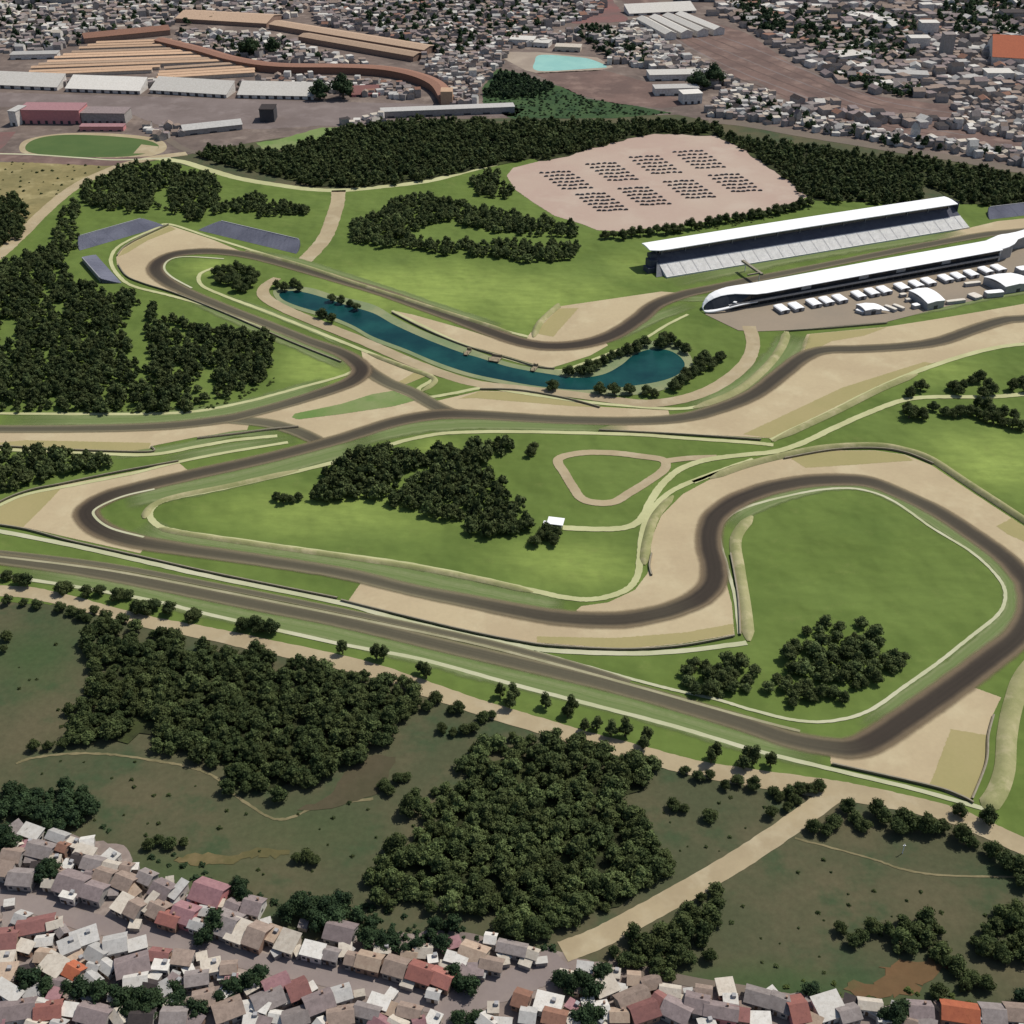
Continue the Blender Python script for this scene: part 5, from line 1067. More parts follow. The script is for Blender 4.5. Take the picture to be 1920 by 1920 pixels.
for px, sp, pal, zn in ZONES:
    for (x, y) in scatter(px, sp, .3):
        if random.random() < .1: continue
        u, v = to_px(x, y)
        cand.append((v, x, y, random.choice(PALS[pal]), zn, random.uniform(.6, .98) * sp, random.uniform(.55, .85) * sp, random.uniform(2.6, 6.5) if random.random() < .95 else random.uniform(7, 10), random.choice((0, 0, 1)), math.radians(random.choice((0, 90)) + random.gauss(8, 14))))
cand.sort(key=lambda c: -c[0])
vis = [c for c in cand if -10 < to_px(c[1], c[2])[0] < 1930]
ind = set(id(c) for c in vis[:185])
walls_list = list(WALLS); meshc = {}
for c in vis[:185]:
    v, x, y, roof, zn, w, d, hh, st, rz = c
    key = (roof, st)
    if key not in meshc:
        vv, wf, rf = house_verts(1, 1, 1, st) if st == 0 else house_verts(9, 7, 4, 1)
        if st == 0: vv = [(a * 9, b * 7, q * 4) for a, b, q in vv]
        me = bpy.data.meshes.new('far_house_mesh'); me.from_pydata(vv, [], wf + rf)
        me.materials.append(WALLS['white' if roof in ('white', 'cream', 'pale grey') else 'grey']); me.materials.append(ROOFS[roof])
        me.polygons.foreach_set('material_index', [0] * len(wf) + [1] * len(rf)); meshc[key] = me
    o = link('city_house', meshc[key], None, (x, y, 0), rz); o.scale = (w / 9, d / 7, hh / 4)
    tag(o, 'small house with %s %s roof in the %s' % (roof, 'flat' if st == 0 else 'pitched', zn), 'house', '%s roofed houses, %s' % (roof, zn))
vv = []; ff = []; mi = []
rk = list(ROOFS); mats = [WALLS['white'], WALLS['grey']] + [ROOFS[k] for k in rk]
for c in cand:
    if id(c) in ind: continue
    v, x, y, roof, zn, w, d, hh, st, rz = c
    hv, wf, rf = house_verts(w, d, hh, st)
    cs, sn = math.cos(rz), math.sin(rz); i0 = len(vv)
    vv += [(x + a * cs - b * sn, y + a * sn + b * cs, q) for a, b, q in hv]
    for f in wf: ff.append(tuple(i0 + k for k in f)); mi.append(0 if roof in ('white', 'cream', 'pale grey') else 1)
    for f in rf: ff.append(tuple(i0 + k for k in f)); mi.append(2 + rk.index(roof))
me = bpy.data.meshes.new('distant_houses'); me.from_pydata(vv, [], ff)
for m in mats: me.materials.append(m)
me.polygons.foreach_set('material_index', mi)
tag(link('distant_houses', me), 'dense mass of small distant roofs filling the city along the top', 'houses', None, 'stuff')
# ------------------------------------------------------------------ trees
def unit_dirs(n):
    v = rng.normal(size=(n, 3)); return v / np.linalg.norm(v, axis=1, keepdims=True)
ICO_V = []; 
t_ = (1 + 5 ** .5) / 2
ICO_V = np.array([(-1, t_, 0), (1, t_, 0), (-1, -t_, 0), (1, -t_, 0), (0, -1, t_), (0, 1, t_), (0, -1, -t_), (0, 1, -t_), (t_, 0, -1), (t_, 0, 1), (-t_, 0, -1), (-t_, 0, 1)]) / math.sqrt(1 + t_ * t_)
ICO_F = np.array([(0, 11, 5), (0, 5, 1), (0, 1, 7), (0, 7, 10), (0, 10, 11), (1, 5, 9), (5, 11, 4), (11, 10, 2), (10, 7, 6), (7, 1, 8), (3, 9, 4), (3, 4, 2), (3, 2, 6), (3, 6, 8), (3, 8, 9), (4, 9, 5), (2, 4, 11), (6, 2, 10), (8, 6, 7), (9, 8, 1)])
def crown_arrays(nlobe, nleaf, leaf, tall=1.0, slim=1.0):
    """unit crown: radius about 1, z from 0.35 to about 2; returns verts, quads (leaves), tris (inner masses), tint per vertex"""
    cs = []; rs = []
    for k in range(nlobe):
        th = 2 * math.pi * k / max(1, nlobe - 2) + rng.uniform(-.4, .4)
        if k < nlobe - 2:
            rr = rng.uniform(.42, .68); zz = rng.uniform(.65, 1.35); r = rng.uniform(.3, .46)
        else:
            rr = rng.uniform(0, .25); zz = rng.uniform(1.35, 1.65); r = rng.uniform(.38, .5)
        cs.append((rr * math.cos(th) * slim, rr * math.sin(th) * slim, zz * tall)); rs.append(r)
    cs.append((0, 0, 1.0 * tall)); rs.append(.6)
    cs = np.array(cs); rs = np.array(rs)
    V = []; Q = []; T = []; tint = []
    nv = 0
    for c, r in zip(cs, rs):
        jit = rng.uniform(.78, .98, size=(12, 1))
        v = ICO_V * jit * r * .9 * np.array([slim, slim, .95 * tall]) + c
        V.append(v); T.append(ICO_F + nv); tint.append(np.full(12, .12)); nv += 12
    lob = rng.choice(len(cs), size=nleaf, p=rs ** 2 / np.sum(rs ** 2))
    d = unit_dirs(nleaf); d[:, 2] = np.where(d[:, 2] < -.35, -d[:, 2], d[:, 2])
    ctr = cs[lob] + d * rs[lob][:, None] * rng.uniform(.85, 1.12, size=(nleaf, 1)) * np.array([slim, slim, tall])
    nrm = d + rng.normal(scale=.45, size=(nleaf, 3)); nrm /= np.linalg.norm(nrm, axis=1, keepdims=True)
    up = unit_dirs(nleaf); a = np.cross(nrm, up); a /= np.linalg.norm(a, axis=1, keepdims=True); b = np.cross(nrm, a)
    s = leaf * rng.uniform(.6, 1.3, size=(nleaf, 1))
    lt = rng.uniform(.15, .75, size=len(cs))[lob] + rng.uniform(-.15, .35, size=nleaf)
    quad = np.stack([ctr - a * s, ctr - b * s * .62, ctr + a * s, ctr + b * s * .62], 1).reshape(-1, 3)
    V.append(quad); Q = np.arange(nleaf * 4).reshape(-1, 4) + nv; tint.append(np.repeat(np.clip(lt, 0, 1), 4))
    VV = np.concatenate(V); VV[:, 2] -= .2
    return VV, Q, np.concatenate(T), np.concatenate(tint)
def np_mesh(name, V, Q, T, tint, mat):
    me = bpy.data.meshes.new(name)
    me.vertices.add(len(V)); me.vertices.foreach_set('co', V.astype(np.float32).ravel())
    loops = np.concatenate([Q.ravel(), T.ravel()]).astype(np.int32)
    me.loops.add(len(loops)); me.loops.foreach_set('vertex_index', loops)
    st = np.concatenate([np.arange(len(Q)) * 4, len(Q) * 4 + np.arange(len(T)) * 3]).astype(np.int32)
    me.polygons.add(len(st)); me.polygons.foreach_set('loop_start', st)
    me.update(calc_edges=True)
    at = me.attributes.new('tint', 'FLOAT', 'POINT'); at.data.foreach_set('value', tint.astype(np.float32))
    me.materials.append(mat); me.validate(); return me
def trunk_mesh(name, hh=1.2):
    mb = MB(); mb.tube((0, 0, -.02), (.03, .02, hh * .6), .1, .07, 7); mb.tube((.03, .02, hh * .55), (.3, .12, hh), .05, .025, 5); mb.tube((.03, .02, hh * .5), (-.28, -.1, hh * .95), .05, .025, 5); mb.tube((.03, .02, hh * .55), (-.02, .26, hh * 1.05), .045, .02, 5)
    return mb.mesh(name, M['bark'])
HI = [np_mesh('crown_leaves', *crown_arrays(random.choice((10, 11, 13)), 900, .092), M['leaf']) for _ in range(7)]
HID = [np_mesh('crown_leaves', *crown_arrays(random.choice((10, 11, 13)), 860, .095), M['leaf_blue']) for _ in range(4)]
SLIM = [np_mesh('crown_leaves', *crown_arrays(8, 560, .12, 1.35, .85), M['leaf']) for _ in range(4)]
TRUNK = trunk_mesh('trunk_wood')
def tree(x, y, r, label, group, pool=HI, name='broadleaf_tree', cat='tree', hs=None):
    root = empty(name, (x, y, 0), random.uniform(0, 6.28), label, cat, group)
    hs = hs or random.uniform(.85, 1.12)
    root.scale = (r, r * random.uniform(.92, 1.08), r * hs)
    c = link('crown', random.choice(pool), root); link('trunk', TRUNK, root)
    return root
def T_px(u, v): return G(u, v)[:2]

ROWS = [   # where, r range, pool, adj, points (picture position of the tree foot)
 ('between white path and dirt road', (3.0, 3.8), SLIM, 'small dark egg shaped', [(643, 1226), (706, 1236), (720, 1236), (790, 1262), (800, 1272), (938, 1306), (962, 1312), (956, 1328), (1023, 1326), (1072, 1336), (1064, 1345), (1096, 1370), (1118, 1368), (1146, 1379), (1172, 1380), (1212, 1392), (1206, 1404), (1340, 1422), (1333, 1432), (1400, 1428), (1412, 1432), (1394, 1442), (1444, 1436)]),
 ('beside the bottom straight at far left', (3.2, 4.4), HI, 'round bushy', [(14, 1086), (38, 1094), (52, 1100), (116, 1112), (128, 1106), (164, 1118), (188, 1114), (222, 1126), (242, 1122), (258, 1148), (272, 1150), (290, 1142), (318, 1150), (358, 1164), (368, 1160), (456, 1180), (480, 1178), (492, 1184), (508, 1187)]),
 ('above the dark lower left field', (2.4, 3.4), HI, 'round dark', [(16, 1132), (46, 1134), (70, 1140), (114, 1146), (136, 1152), (152, 1160), (166, 1164), (178, 1150)]),
 ('south of the long dirt road', (2.2, 3.4), HI, 'dark rounded', [(818, 1316), (800, 1332), (846, 1336), (862, 1334), (905, 1352), (922, 1346), (830, 1372), (850, 1378), (870, 1374), (888, 1372), (1284, 1450), (1310, 1462), (1330, 1458), (1358, 1478), (1382, 1470), (1412, 1478), (1450, 1490), (1460, 1500), (1480, 1492), (1500, 1488), (1518, 1486), (1534, 1482), (1475, 1518), (1490, 1506), (1444, 1530), (1262, 1516), (1282, 1522), (1330, 1536)]),
 ('between dirt road and right field', (3.0, 4.8), HI, 'tall dark', [(1524, 1558), (1548, 1562), (1562, 1548), (1588, 1520), (1602, 1540), (1618, 1556), (1642, 1528), (1654, 1540), (1684, 1560), (1702, 1550), (1690, 1536), (1732, 1560), (1748, 1556), (1764, 1558), (1800, 1576), (1820, 1586), (1858, 1604), (1884, 1626), (1906, 1632), (1914, 1660), (1796, 1528), (1850, 1543)]),
 ('around the right hand lake end', (3.4, 5.0), HI, 'leafy lakeside', [(1066, 704), (1088, 702), (1104, 700), (1118, 692), (1132, 684), (1146, 676), (1160, 670), (1176, 664), (1192, 660), (1208, 650), (1238, 652), (1256, 646), (1272, 652), (1284, 662), (1246, 640), (1284, 704), (1300, 704), (1314, 698), (1330, 690), (1344, 680), (1352, 676), (1320, 676), (1310, 684), (1036, 732), (1124, 738), (1152, 740), (1180, 738), (1212, 740), (1226, 744), (1262, 732), (1274, 724), (1290, 716)]),
 ('at the upper left lake end', (3.2, 4.4), HI, 'dark lakeside', [(520, 540), (534, 546), (552, 538), (562, 546), (624, 566), (640, 570), (656, 574), (668, 582), (604, 596), (622, 606)]),
 ('in the hairpin copse', (3.8, 5.0), HI, 'dark crowded', [(408, 518), (420, 512), (432, 514), (446, 510), (458, 514), (472, 516), (480, 524), (414, 530), (428, 534), (442, 532), (456, 536), (470, 538), (446, 546), (460, 548), (474, 528), (436, 522)]),
 ('on right hand lawn by pale path', (3.3, 4.8), HI, 'dark lawn', [(1706, 744), (1726, 732), (1700, 772), (1713, 782), (1728, 786), (1748, 770), (1704, 784), (1770, 780), (1786, 782), (1800, 780), (1816, 778), (1786, 732), (1804, 728), (1820, 720), (1834, 716), (1850, 728), (1860, 740), (1796, 742), (1842, 744), (1830, 782), (1846, 790), (1862, 794), (1880, 798), (1898, 804), (1912, 806), (1858, 778), (1878, 782), (1900, 786), (1896, 732), (1914, 722), (1926, 736), (1832, 762), (1850, 764)]),
 ('between car park and grandstand roof', (3.8, 5.4), HI, 'little dark', [(1134, 448), (1150, 446), (1166, 449), (1184, 444), (1200, 442), (1216, 442), (1232, 438), (1248, 440), (1262, 436), (1276, 436), (1296, 430), (1312, 428), (1330, 424), (1346, 420), (1360, 418), (1378, 415), (1392, 414), (1408, 410), (1424, 408), (1440, 404), (1456, 402), (1470, 397), (1486, 395), (1500, 390), (1516, 386)]),
 ('in the clump near the white hut', (2.8, 4.0), HI, 'dark infield', [(518, 938), (532, 944), (546, 942), (560, 938), (1002, 1022), (1014, 1012), (1030, 1014), (1044, 1006), (1038, 1022), (1024, 1002), (1000, 846), (994, 856)]),
 ('below the big loop lawn clump', (2.4, 3.4), HI, 'low dark', [(1486, 1324), (1520, 1314), (1528, 1304), (1562, 1300), (1580, 1316), (1558, 1308), (1618, 1288), (1640, 1280), (1692, 1240)]),
 ('by the red soil patch, lower right', (2.6, 3.8), HI, 'dark scrubby', [(1576, 1748), (1600, 1772), (1612, 1762), (1634, 1746), (1772, 1808), (1790, 1820), (1808, 1852), (1820, 1842), (1846, 1852), (1880, 1802), (1872, 1796), (1756, 1868)]),
 ('alone in the fields at lower left', (2.2, 3.2), HI, 'small dark', [(14, 1200), (8, 1222), (66, 1406), (92, 1404), (120, 1400), (720, 1478), (745, 1466), (730, 1488), (762, 1462), (556, 1614), (576, 1612), (590, 1618), (280, 1590), (300, 1582), (320, 1588), (345, 1584), (1330, 1800)]),
 ('in the lower left town', (3.2, 5.0), HID, 'deep green', [(92, 1632), (84, 1650), (100, 1648), (392, 1752), (382, 1768), (408, 1740), (450, 1668), (456, 1690), (560, 1700), (580, 1716), (610, 1712), (600, 1740), (625, 1728), (540, 1722), (640, 1700), (60, 1848), (90, 1858), (130, 1864), (160, 1866), (190, 1872), (232, 1878), (262, 1884), (288, 1888), (278, 1908), (330, 1862), (334, 1884), (440, 1862), (470, 1850), (488, 1836), (375, 1900), (20, 1592), (10, 1580), (410, 1880), (250, 1905)]),
 ('in the bottom centre and right town', (3.0, 4.6), HID, 'dark green', [(862, 1850), (880, 1858), (850, 1836), (1050, 1846), (1068, 1856), (1090, 1850), (1110, 1868), (1126, 1844), (860, 1918), (890, 1916), (1092, 1916), (1110, 1918), (1130, 1834), (690, 1770), (720, 1776), (760, 1790), (780, 1784), (830, 1780), (1654, 1912), (1690, 1902), (1676, 1916), (1916, 1880), (1520, 1866)]),
]
for where, (r0, r1), pool, adj, pts in ROWS:
    order = sorted(range(len(pts)), key=lambda i: pts[i])
    for k, i in enumerate(order):
        u, v = pts[i]; x, y = T_px(u, v)
        o = 'from the left' if k not in (0, len(pts) - 1) else 'one'
        tree(x, y, random.uniform(r0, r1), '%s tree, %s %s %s' % (adj, ordw(k, len(pts)), o, where), 'trees ' + where, pool)
# a few taller landmark trees
for (u, v, r, lab) in ((600, 186, 13, 'big very dark tree beside the pale warehouses in the upper left'), (644, 185, 13, 'big very dark tree left of the dark red shed'), (468, 106, 14, 'dark tree clump left of centre among tan sheds, left one'), (512, 102, 12, 'dark tree clump among tan sheds, right one'), (1308, 168, 13, 'dark green tree by the brown hillside and white building'), (1338, 160, 13, 'dark green tree right at the foot of the brown hillside'), (432, 168, 4, 'small round tree in the gap between two pale warehouses')):
    x, y = T_px(u, v); tree(x, y, r, lab, None, HID)

# --- woods
WOODS = [  # polygon, spacing, r, material, label
 ([(900, 1400), (960, 1382), (1010, 1390), (1060, 1397), (1120, 1412), (1170, 1424), (1250, 1442), (1240, 1462), (1180, 1470), (1140, 1480), (1150, 1510), (1200, 1540), (1230, 1570), (1270, 1600), (1280, 1640), (1240, 1690), (1180, 1730), (1100, 1755), (1020, 1760), (930, 1745), (900, 1720), (830, 1710), (760, 1705), (700, 1700), (650, 1660), (700, 1620), (760, 1570), (800, 1560), (820, 1530), (750, 1515), (760, 1500), (830, 1480), (860, 1450)], 6.0, 4.1, 'leaf', 'dense bottom centre wood left of the diagonal dirt road'),
 ([(160, 1210), (190, 1162), (240, 1172), (330, 1202), (400, 1212), (460, 1227), (520, 1237), (600, 1252), (690, 1267), (740, 1282), (790, 1294), (800, 1320), (770, 1350), (740, 1380), (720, 1410), (680, 1430), (640, 1450), (600, 1470), (560, 1500), (520, 1510), (480, 1500), (420, 1490), (410, 1460), (370, 1430), (340, 1420), (290, 1400), (280, 1380), (240, 1375), (200, 1400), (150, 1400), (120, 1390), (140, 1340)], 5.9, 3.9, 'leaf', 'dense dark wood on the lower left field below the dirt road'),
 ([(1120, 1790), (1150, 1768), (1200, 1745), (1260, 1710), (1310, 1670), (1340, 1655), (1352, 1700), (1345, 1740), (1320, 1770), (1300, 1800), (1300, 1832), (1250, 1835), (1200, 1822), (1160, 1808)], 5.4, 3.5, 'leaf', 'wedge of trees right of the diagonal dirt road at the bottom'),
 ([(1660, 1765), (1700, 1725), (1740, 1720), (1770, 1752), (1810, 1747), (1850, 1715), (1890, 1700), (1990, 1705), (1990, 1800), (1850, 1795), (1820, 1768), (1770, 1757), (1750, 1800), (1690, 1800)], 5.4, 3.6, 'leaf', 'dark thicket in the lower right field'),
 ([(-80, 1485), (60, 1478), (130, 1480), (160, 1495), (185, 1530), (160, 1555), (100, 1560), (40, 1545), (-80, 1552)], 5.4, 3.6, 'leaf_blue', 'green thicket at the left edge above the town'),
 ([(1460, 1268), (1490, 1218), (1530, 1168), (1570, 1158), (1620, 1173), (1660, 1208), (1695, 1238), (1680, 1262), (1650, 1282), (1600, 1290), (1570, 1285), (1540, 1312), (1430, 1312), (1445, 1285)], 7.0, 3.9, 'leaf', 'big tree clump on the loop lawn at lower right'),
 ([(1262, 1275), (1300, 1262), (1340, 1254), (1370, 1240), (1430, 1252), (1430, 1276), (1400, 1304), (1350, 1312), (1290, 1296)], 6.2, 3.6, 'leaf', 'smaller tree clump left of the big one on the loop lawn'),
 ([(580, 920), (600, 890), (660, 857), (720, 842), (780, 862), (810, 852), (860, 832), (950, 832), (955, 852), (915, 878), (905, 905), (930, 900), (960, 940), (1000, 982), (990, 1004), (930, 1004), (870, 994), (820, 970), (750, 960), (740, 945), (690, 940), (640, 940), (590, 944)], 6.0, 4.0, 'leaf', 'large irregular infield wood left of the dirt loop'),
 ([(-80, 855), (0, 852), (90, 850), (210, 858), (208, 876), (130, 896), (60, 905), (40, 920), (-80, 926)], 6.0, 3.9, 'leaf', 'narrow wood at the left edge above the hairpin gravel'),
 ([(-200, 500), (0, 497), (40, 488), (90, 478), (130, 505), (160, 538), (200, 545), (240, 552), (270, 572), (330, 600), (370, 615), (420, 622), (500, 632), (525, 658), (510, 700), (480, 728), (430, 748), (370, 762), (360, 775), (320, 775), (250, 768), (180, 775), (90, 775), (-200, 772)], 6.3, 4.0, 'leaf', 'very large dark wood at the left between hairpin and lower track'),
 ([(70, 486), (90, 455), (110, 425), (125, 395), (140, 376), (155, 390), (150, 415), (140, 440), (145, 470), (120, 490)], 7.2, 3.6, 'leaf', 'line of trees along the left dirt road'),
 ([(-60, 375), (20, 368), (45, 385), (50, 420), (30, 455), (-60, 472)], 6.2, 3.9, 'leaf', 'dark wood left of the dirt road at the left edge'),
 ([(150, 368), (165, 345), (210, 326), (270, 312), (330, 314), (390, 334), (420, 353), (412, 376), (385, 402), (360, 415), (335, 405), (300, 392), (260, 404), (210, 399), (170, 388)], 6.4, 3.9, 'leaf', 'wood on the lawn above the hairpin stands'),
 ([(395, 402), (430, 385), (490, 368), (530, 382), (580, 394), (565, 404), (510, 408), (460, 402)], 6.2, 3.5, 'leaf', 'small copse on the lawn right of the hairpin wood'),
 ([(655, 420), (700, 404), (740, 384), (800, 366), (830, 380), (900, 394), (980, 408), (1040, 418), (1085, 432), (1080, 446), (1000, 446), (950, 444), (880, 422), (800, 420), (770, 440), (800, 456), (880, 460), (960, 455), (1085, 460), (1090, 478), (1060, 494), (1020, 494), (960, 488), (900, 484), (830, 482), (760, 466), (700, 462), (660, 450)], 6.3, 3.8, 'leaf', 'broad tree group on the lawn in front of the car park'),
 ([(875, 342), (900, 330), (932, 325), (938, 348), (970, 362), (950, 372), (920, 369), (887, 357)], 6.2, 3.7, 'leaf', 'small copse left of the car park corner'),
 ([(360, 293), (420, 281), (480, 284), (520, 288), (600, 262), (660, 240), (700, 236), (780, 226), (900, 232), (1000, 230), (1100, 234), (1200, 230), (1280, 232), (1350, 238), (1370, 256), (1440, 270), (1600, 290), (1760, 305), (1920, 335), (2060, 352), (2060, 385), (1900, 388), (1800, 384), (1780, 365), (1740, 350), (1720, 384), (1600, 380), (1530, 378), (1480, 340), (1440, 312), (1400, 282), (1340, 254), (1230, 249), (1180, 260), (1100, 281), (1050, 296), (1010, 304), (1000, 297), (900, 316), (800, 338), (720, 349), (640, 354), (580, 350), (520, 336), (440, 316), (400, 305)], 6.6, 3.9, 'leaf', 'long dark belt of woodland across the top of the circuit'),
 ([(910, 180), (935, 138), (962, 140), (1005, 156), (1050, 168), (1000, 185), (940, 188)], 7, 3.6, 'leaf_blue', 'bluish green grove left of the bare field'),
 ([(-60, -30), (620, -30), (560, 30), (330, 50), (110, 95), (-60, 100)], 26, 5, 'leaf_blue', 'dark trees dotted through the upper left city'),
 ([(560, -30), (1130, -30), (1080, 40), (930, 90), (840, 110), (700, 64)], 22, 5.5, 'leaf_blue', 'dark trees dotted through the top centre city'),
 ([(335, 66), (520, 74), (660, 120), (440, 112)], 22, 5, 'leaf_blue', 'dark trees in the patch between the tan sheds'),
 ([(1340, 205), (1400, 175), (1500, 215), (1640, 255), (1850, 280), (1900, 300), (1700, 278), (1480, 238)], 17, 4.5, 'leaf_blue', 'dark trees among the pale houses by the ring road'),
 ([(30, 149), (480, 160), (480, 168), (30, 160)], 16, 3.2, 'leaf_blue', 'bushy trees between tan sheds and pale warehouses'),
 ([(1080, 60), (1130, 48), (1160, 70), (1240, 110), (1230, 128), (1150, 116), (1100, 90)], 11, 4.5, 'leaf_blue', 'scattered trees between pool and hangars'),
 ([(1370, 8), (1420, 6), (1450, 30), (1480, 60), (1440, 66), (1390, 50)], 9, 5, 'leaf_blue', 'tree clump behind the white hangars'),
 ([(1500, 20), (1640, 25), (1720, 40), (1700, 120), (1620, 130), (1540, 110), (1480, 80)], 14, 5, 'leaf_blue', 'trees between houses in the upper right city'),
 ([(1780, -20), (2050, -20), (2050, 80), (1900, 72), (1800, 70), (1760, 40)], 12, 5, 'leaf_blue', 'green trees in the top right corner'),
 ([(1555, 140), (1620, 146), (1700, 165), (1745, 178), (1700, 184), (1620, 166)], 7.5, 4, 'leaf_blue', 'dark trees along the edge of the brown hillside'),
 ([(560, 1690), (640, 1690), (660, 1720), (760, 1725), (880, 1742), (840, 1760), (700, 1770), (600, 1750)], 7, 3.6, 'leaf_blue', 'bushy fringe between the bottom centre wood and the town'),
]
DIAG = spline(W([(1575, 1480), (1500, 1535), (1400, 1603), (1300, 1663), (1200, 1718), (1120, 1760), (1055, 1785)]), 8)
def v_mean(px): return sum(p[1] for p in px) / len(px)
allc = []
HOLES = {9: [[(0, 600), (30, 600), (34, 650), (0, 655)], [(240, 600), (275, 570), (280, 690), (242, 680)], [(375, 690), (400, 690), (405, 760), (378, 745)]], 12: [[(290, 365), (312, 350), (325, 395), (300, 392)]], 1: [[(232, 1372), (285, 1350), (300, 1368), (280, 1395), (240, 1395)]]}
for wi, (px, sp, r, mat, lab) in enumerate(WOODS):
    hs = [W(h) for h in HOLES.get(wi, [])]
    cx_ = sum(p[0] for p in px) / len(px); cy_ = v_mean(px)
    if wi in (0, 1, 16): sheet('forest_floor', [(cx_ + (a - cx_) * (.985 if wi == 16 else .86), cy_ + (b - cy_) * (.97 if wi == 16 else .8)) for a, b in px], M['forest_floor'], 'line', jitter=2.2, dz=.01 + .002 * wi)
    r *= .9
    for (x, y) in scatter(px, sp * .84, .42, 0, 9.0 if v_mean(px) < 480 else 2.0 if wi == 2 else 6.0):
        if random.random() < .05 + (0 if wi in (2, 3) else .35) * max(0, mnoise.noise(Vector((x / 26, y / 26, wi)))): continue
        if any(inpoly(x, y, h) for h in hs): continue
        if wi in (0, 2) and min((x - a) ** 2 + (y - b) ** 2 for a, b in DIAG) < 6.2 ** 2: continue
        if wi == 9 and random.random() < .08 + .45 * max(0, mnoise.noise(Vector((x / 12, y / 22, 4.4)))): continue
        u, v = to_px(x, y)
        allc.append([v, x, y, r * random.choice((random.uniform(.6, .9), random.uniform(.85, 1.15), random.uniform(1.0, 1.32))), wi, -15 < u < 1935 and v < 1925])
vis = sorted([c for c in allc if c[5]], key=lambda c: -(c[3] * ppm(c[0])))
NFREE = 300 - sum(len(p[4]) for p in ROWS) + 40
near = vis[:max(0, NFREE)]; nid = set(id(c) for c in near)
for c in near:
    v, x, y, r, wi, _ = c
    lab = WOODS[wi][4]
    tree(x, y, r, 'tree in the ' + lab, 'trees of the ' + lab, HI if WOODS[wi][3] == 'leaf' else HID)
LOD = {}
def lod(mat_, lvl):
    if (mat_, lvl) not in LOD:
        LOD[(mat_, lvl)] = [crown_arrays(*((10, 480, .125) if lvl == 0 else (7, 130, .2) if lvl == 1 else (6, 70, .26))) for _ in range(8)]
    return LOD[(mat_, lvl)]
for wi, (px, sp, r, mat, lab) in enumerate(WOODS):
    VV = []; QQ = []; TT = []; NN = []; n0 = 0
    for c in allc:
        if c[4] != wi or id(c) in nid: continue
        v, x, y, rr, _, _ = c
        lv = 0 if v > 1100 else 1 if v > 380 else 2
        V, Q, T, tn = random.choice(lod(mat, lv))
        a = random.uniform(0, 6.28); cs, sn = math.cos(a), math.sin(a)
        R = np.array([[cs, -sn, 0], [sn, cs, 0], [0, 0, 1]]) * np.array([[rr], [rr], [rr * random.uniform(.8, 1.15)]])
        VV.append(V @ R.T + np.array([x, y, 0])); QQ.append(Q + n0); TT.append(T + n0)
        NN.append(np.clip(tn + random.choice((-.2, -.1, 0, .05, .15, .3, .6)) + random.uniform(-.08, .08), 0, 1.5)); n0 += len(V)
    if not VV: continue
    me = np_mesh('woodland', np.concatenate(VV), np.concatenate(QQ), np.concatenate(TT), np.concatenate(NN), M[mat])
    tag(link('woodland', me), lab, 'woodland', None, 'stuff')
# undergrowth: low green bushes at the wood edges and in the scrub
def bushes(name, px, sp, r, mat, lab):
    VV = []; QQ = []; TT = []; NN = []; n0 = 0
    for (x, y) in scatter(px, sp, .45):
        if random.random() < .35: continue
        V, Q, T, tn = random.choice(lod(mat, 2)); rr = r * random.uniform(.5, 1.3); a = random.uniform(0, 6.28); cs, sn = math.cos(a), math.sin(a)
        R = np.array([[cs, -sn, 0], [sn, cs, 0], [0, 0, 1]]) * np.array([[rr], [rr], [rr * .6]])
        VV.append(V @ R.T + np.array([x, y, -.35 * rr])); QQ.append(Q + n0); TT.append(T + n0); NN.append(np.clip(tn + random.uniform(-.1, .3), 0, 1)); n0 += len(V)
    me = np_mesh(name, np.concatenate(VV), np.concatenate(QQ), np.concatenate(TT), np.concatenate(NN), M[mat])
    tag(link(name, me), lab, 'undergrowth', None, 'stuff')
bushes('undergrowth', [(560, 1700), (660, 1690), (760, 1715), (930, 1755), (1060, 1770), (1040, 1785), (860, 1765), (700, 1770), (600, 1755)], 3.2, 1.6, 'leaf_blue', 'low bushes between the bottom centre wood and the town')
bushes('undergrowth', [(1400, 1835), (1560, 1830), (1640, 1860), (1760, 1850), (1880, 1880), (1700, 1888), (1500, 1862)], 4.5, 1.5, 'leaf_fresh', 'fresh green bushes on the field edge at the bottom right')
bushes('undergrowth', [(905, 170), (1060, 172), (1200, 205), (1270, 215), (960, 220), (905, 205)], 5, 1.8, 'leaf_blue', 'low green scrub below the grove')
bushes('undergrowth', [(1300, 428), (1400, 408), (1510, 385), (1520, 392), (1420, 416), (1310, 436)], 3.5, 1.5, 'leaf_fresh', 'pale bushes at the foot of the little trees by the grandstand')
bushes('undergrowth', [(80, 772), (260, 768), (380, 760), (500, 722), (520, 700), (512, 725), (400, 766), (260, 776)], 3.5, 1.5, 'leaf_fresh', 'fresh bushes along the lower rim of the very large left wood')
bushes('undergrowth', [(180, 1540), (260, 1580), (370, 1600), (420, 1640), (560, 1660), (640, 1690), (520, 1700), (380, 1660), (260, 1610)], 4.5, 1.5, 'leaf_blue', 'loose scrub between the town edge and the lower left field')

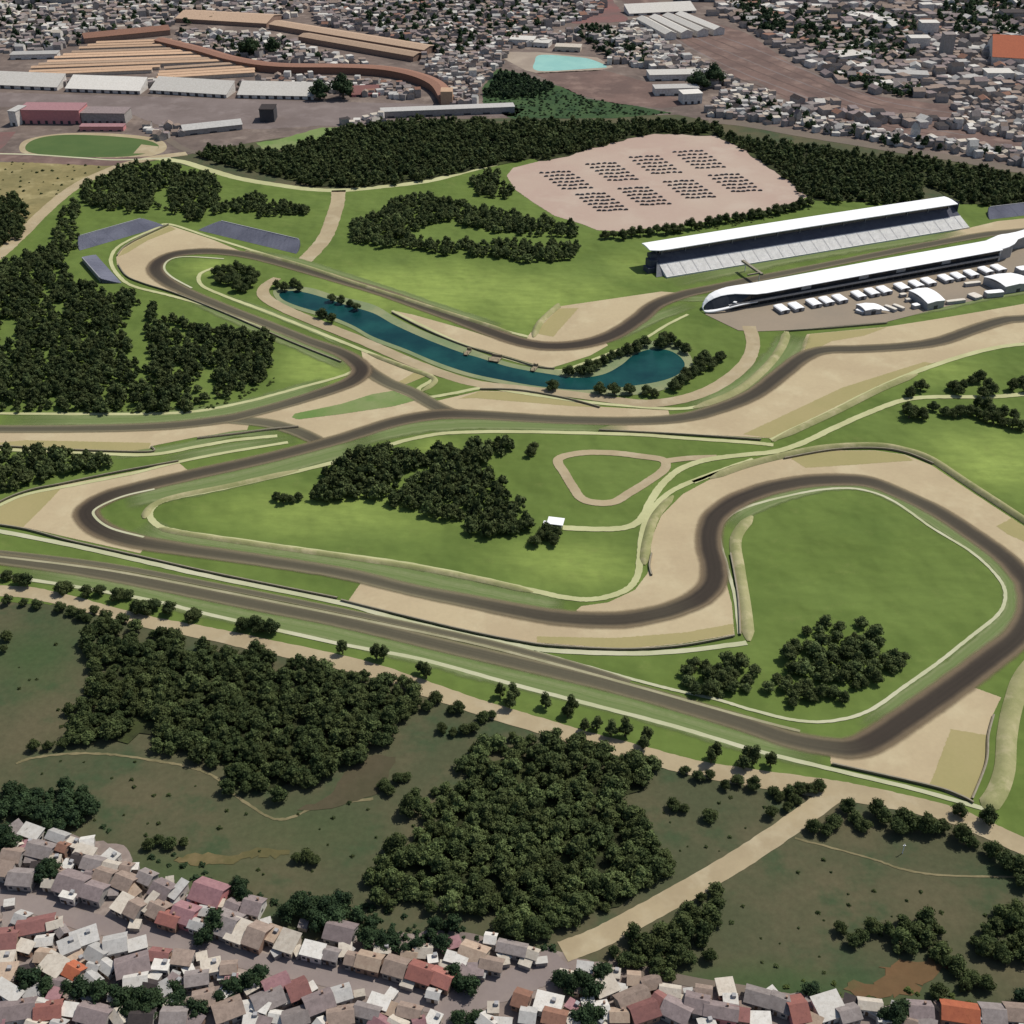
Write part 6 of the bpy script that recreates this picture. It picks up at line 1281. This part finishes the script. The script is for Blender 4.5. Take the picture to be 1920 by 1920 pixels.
bushes('scrub_tufts', [(10, 1240), (120, 1200), (130, 1400), (330, 1430), (500, 1540), (640, 1480), (820, 1530), (690, 1640), (560, 1680), (300, 1600), (180, 1540), (20, 1460)], 11, 1.0, 'leaf', 'low scrub tufts dotted over the dull lower left field')
bushes('scrub_tufts', [(1330, 1720), (1560, 1590), (1880, 1650), (1900, 1720), (1640, 1760), (1560, 1830), (1340, 1830)], 11, .9, 'leaf', 'low scrub tufts dotted over the dull lower right field')
bushes('scrub_tufts', [(1220, 1480), (1500, 1500), (1300, 1640), (1240, 1560)], 9, .9, 'leaf', 'low scrub tufts on the field left of the diagonal road')
bushes('scrub_tufts', [(-60, 300), (200, 312), (140, 345), (60, 400), (-60, 470)], 12, 1.6, 'leaf', 'scrub dotted over the ochre ground at the left')
# ------------------------------------------------------------------ light, sky, camera
SUN_EL, SUN_AZ = math.radians(56), math.radians(56)          # azimuth clockwise from +Y (towards +X)
w = bpy.data.worlds.new('World'); SC.world = w; w.use_nodes = True
nt = w.node_tree; bg = nt.nodes['Background']
sky = nt.nodes.new('ShaderNodeTexSky'); sky.sky_type = 'NISHITA'; sky.sun_disc = False
sky.sun_elevation = SUN_EL; sky.sun_rotation = SUN_AZ; sky.air_density = 1.0; sky.dust_density = 1.5
nt.links.new(sky.outputs[0], bg.inputs[0]); bg.inputs[1].default_value = .085
sd = bpy.data.lights.new('sun', 'SUN'); sd.energy = 4.0; sd.angle = math.radians(.6); sd.color = (1, .955, .87)
so = bpy.data.objects.new('sun', sd); COL.objects.link(so)
dv = Vector((math.sin(SUN_AZ) * math.cos(SUN_EL), math.cos(SUN_AZ) * math.cos(SUN_EL), math.sin(SUN_EL)))
so.rotation_euler = dv.to_track_quat('Z', 'Y').to_euler()
cd = bpy.data.cameras.new('camera'); cd.sensor_width = 36; cd.lens = F / 1920 * 36; cd.clip_start = 1; cd.clip_end = 30000
co = bpy.data.objects.new('camera', cd); COL.objects.link(co); co.location = (0, 0, H); co.rotation_euler = (math.pi / 2 - PITCH, 0, 0)
SC.camera = co
SC.view_settings.view_transform = 'Standard'; SC.view_settings.look = 'None'; SC.view_settings.exposure = 0.1; SC.view_settings.gamma = 1
SC.render.engine = 'CYCLES'; SC.cycles.max_bounces = 5; SC.cycles.transparent_max_bounces = 12
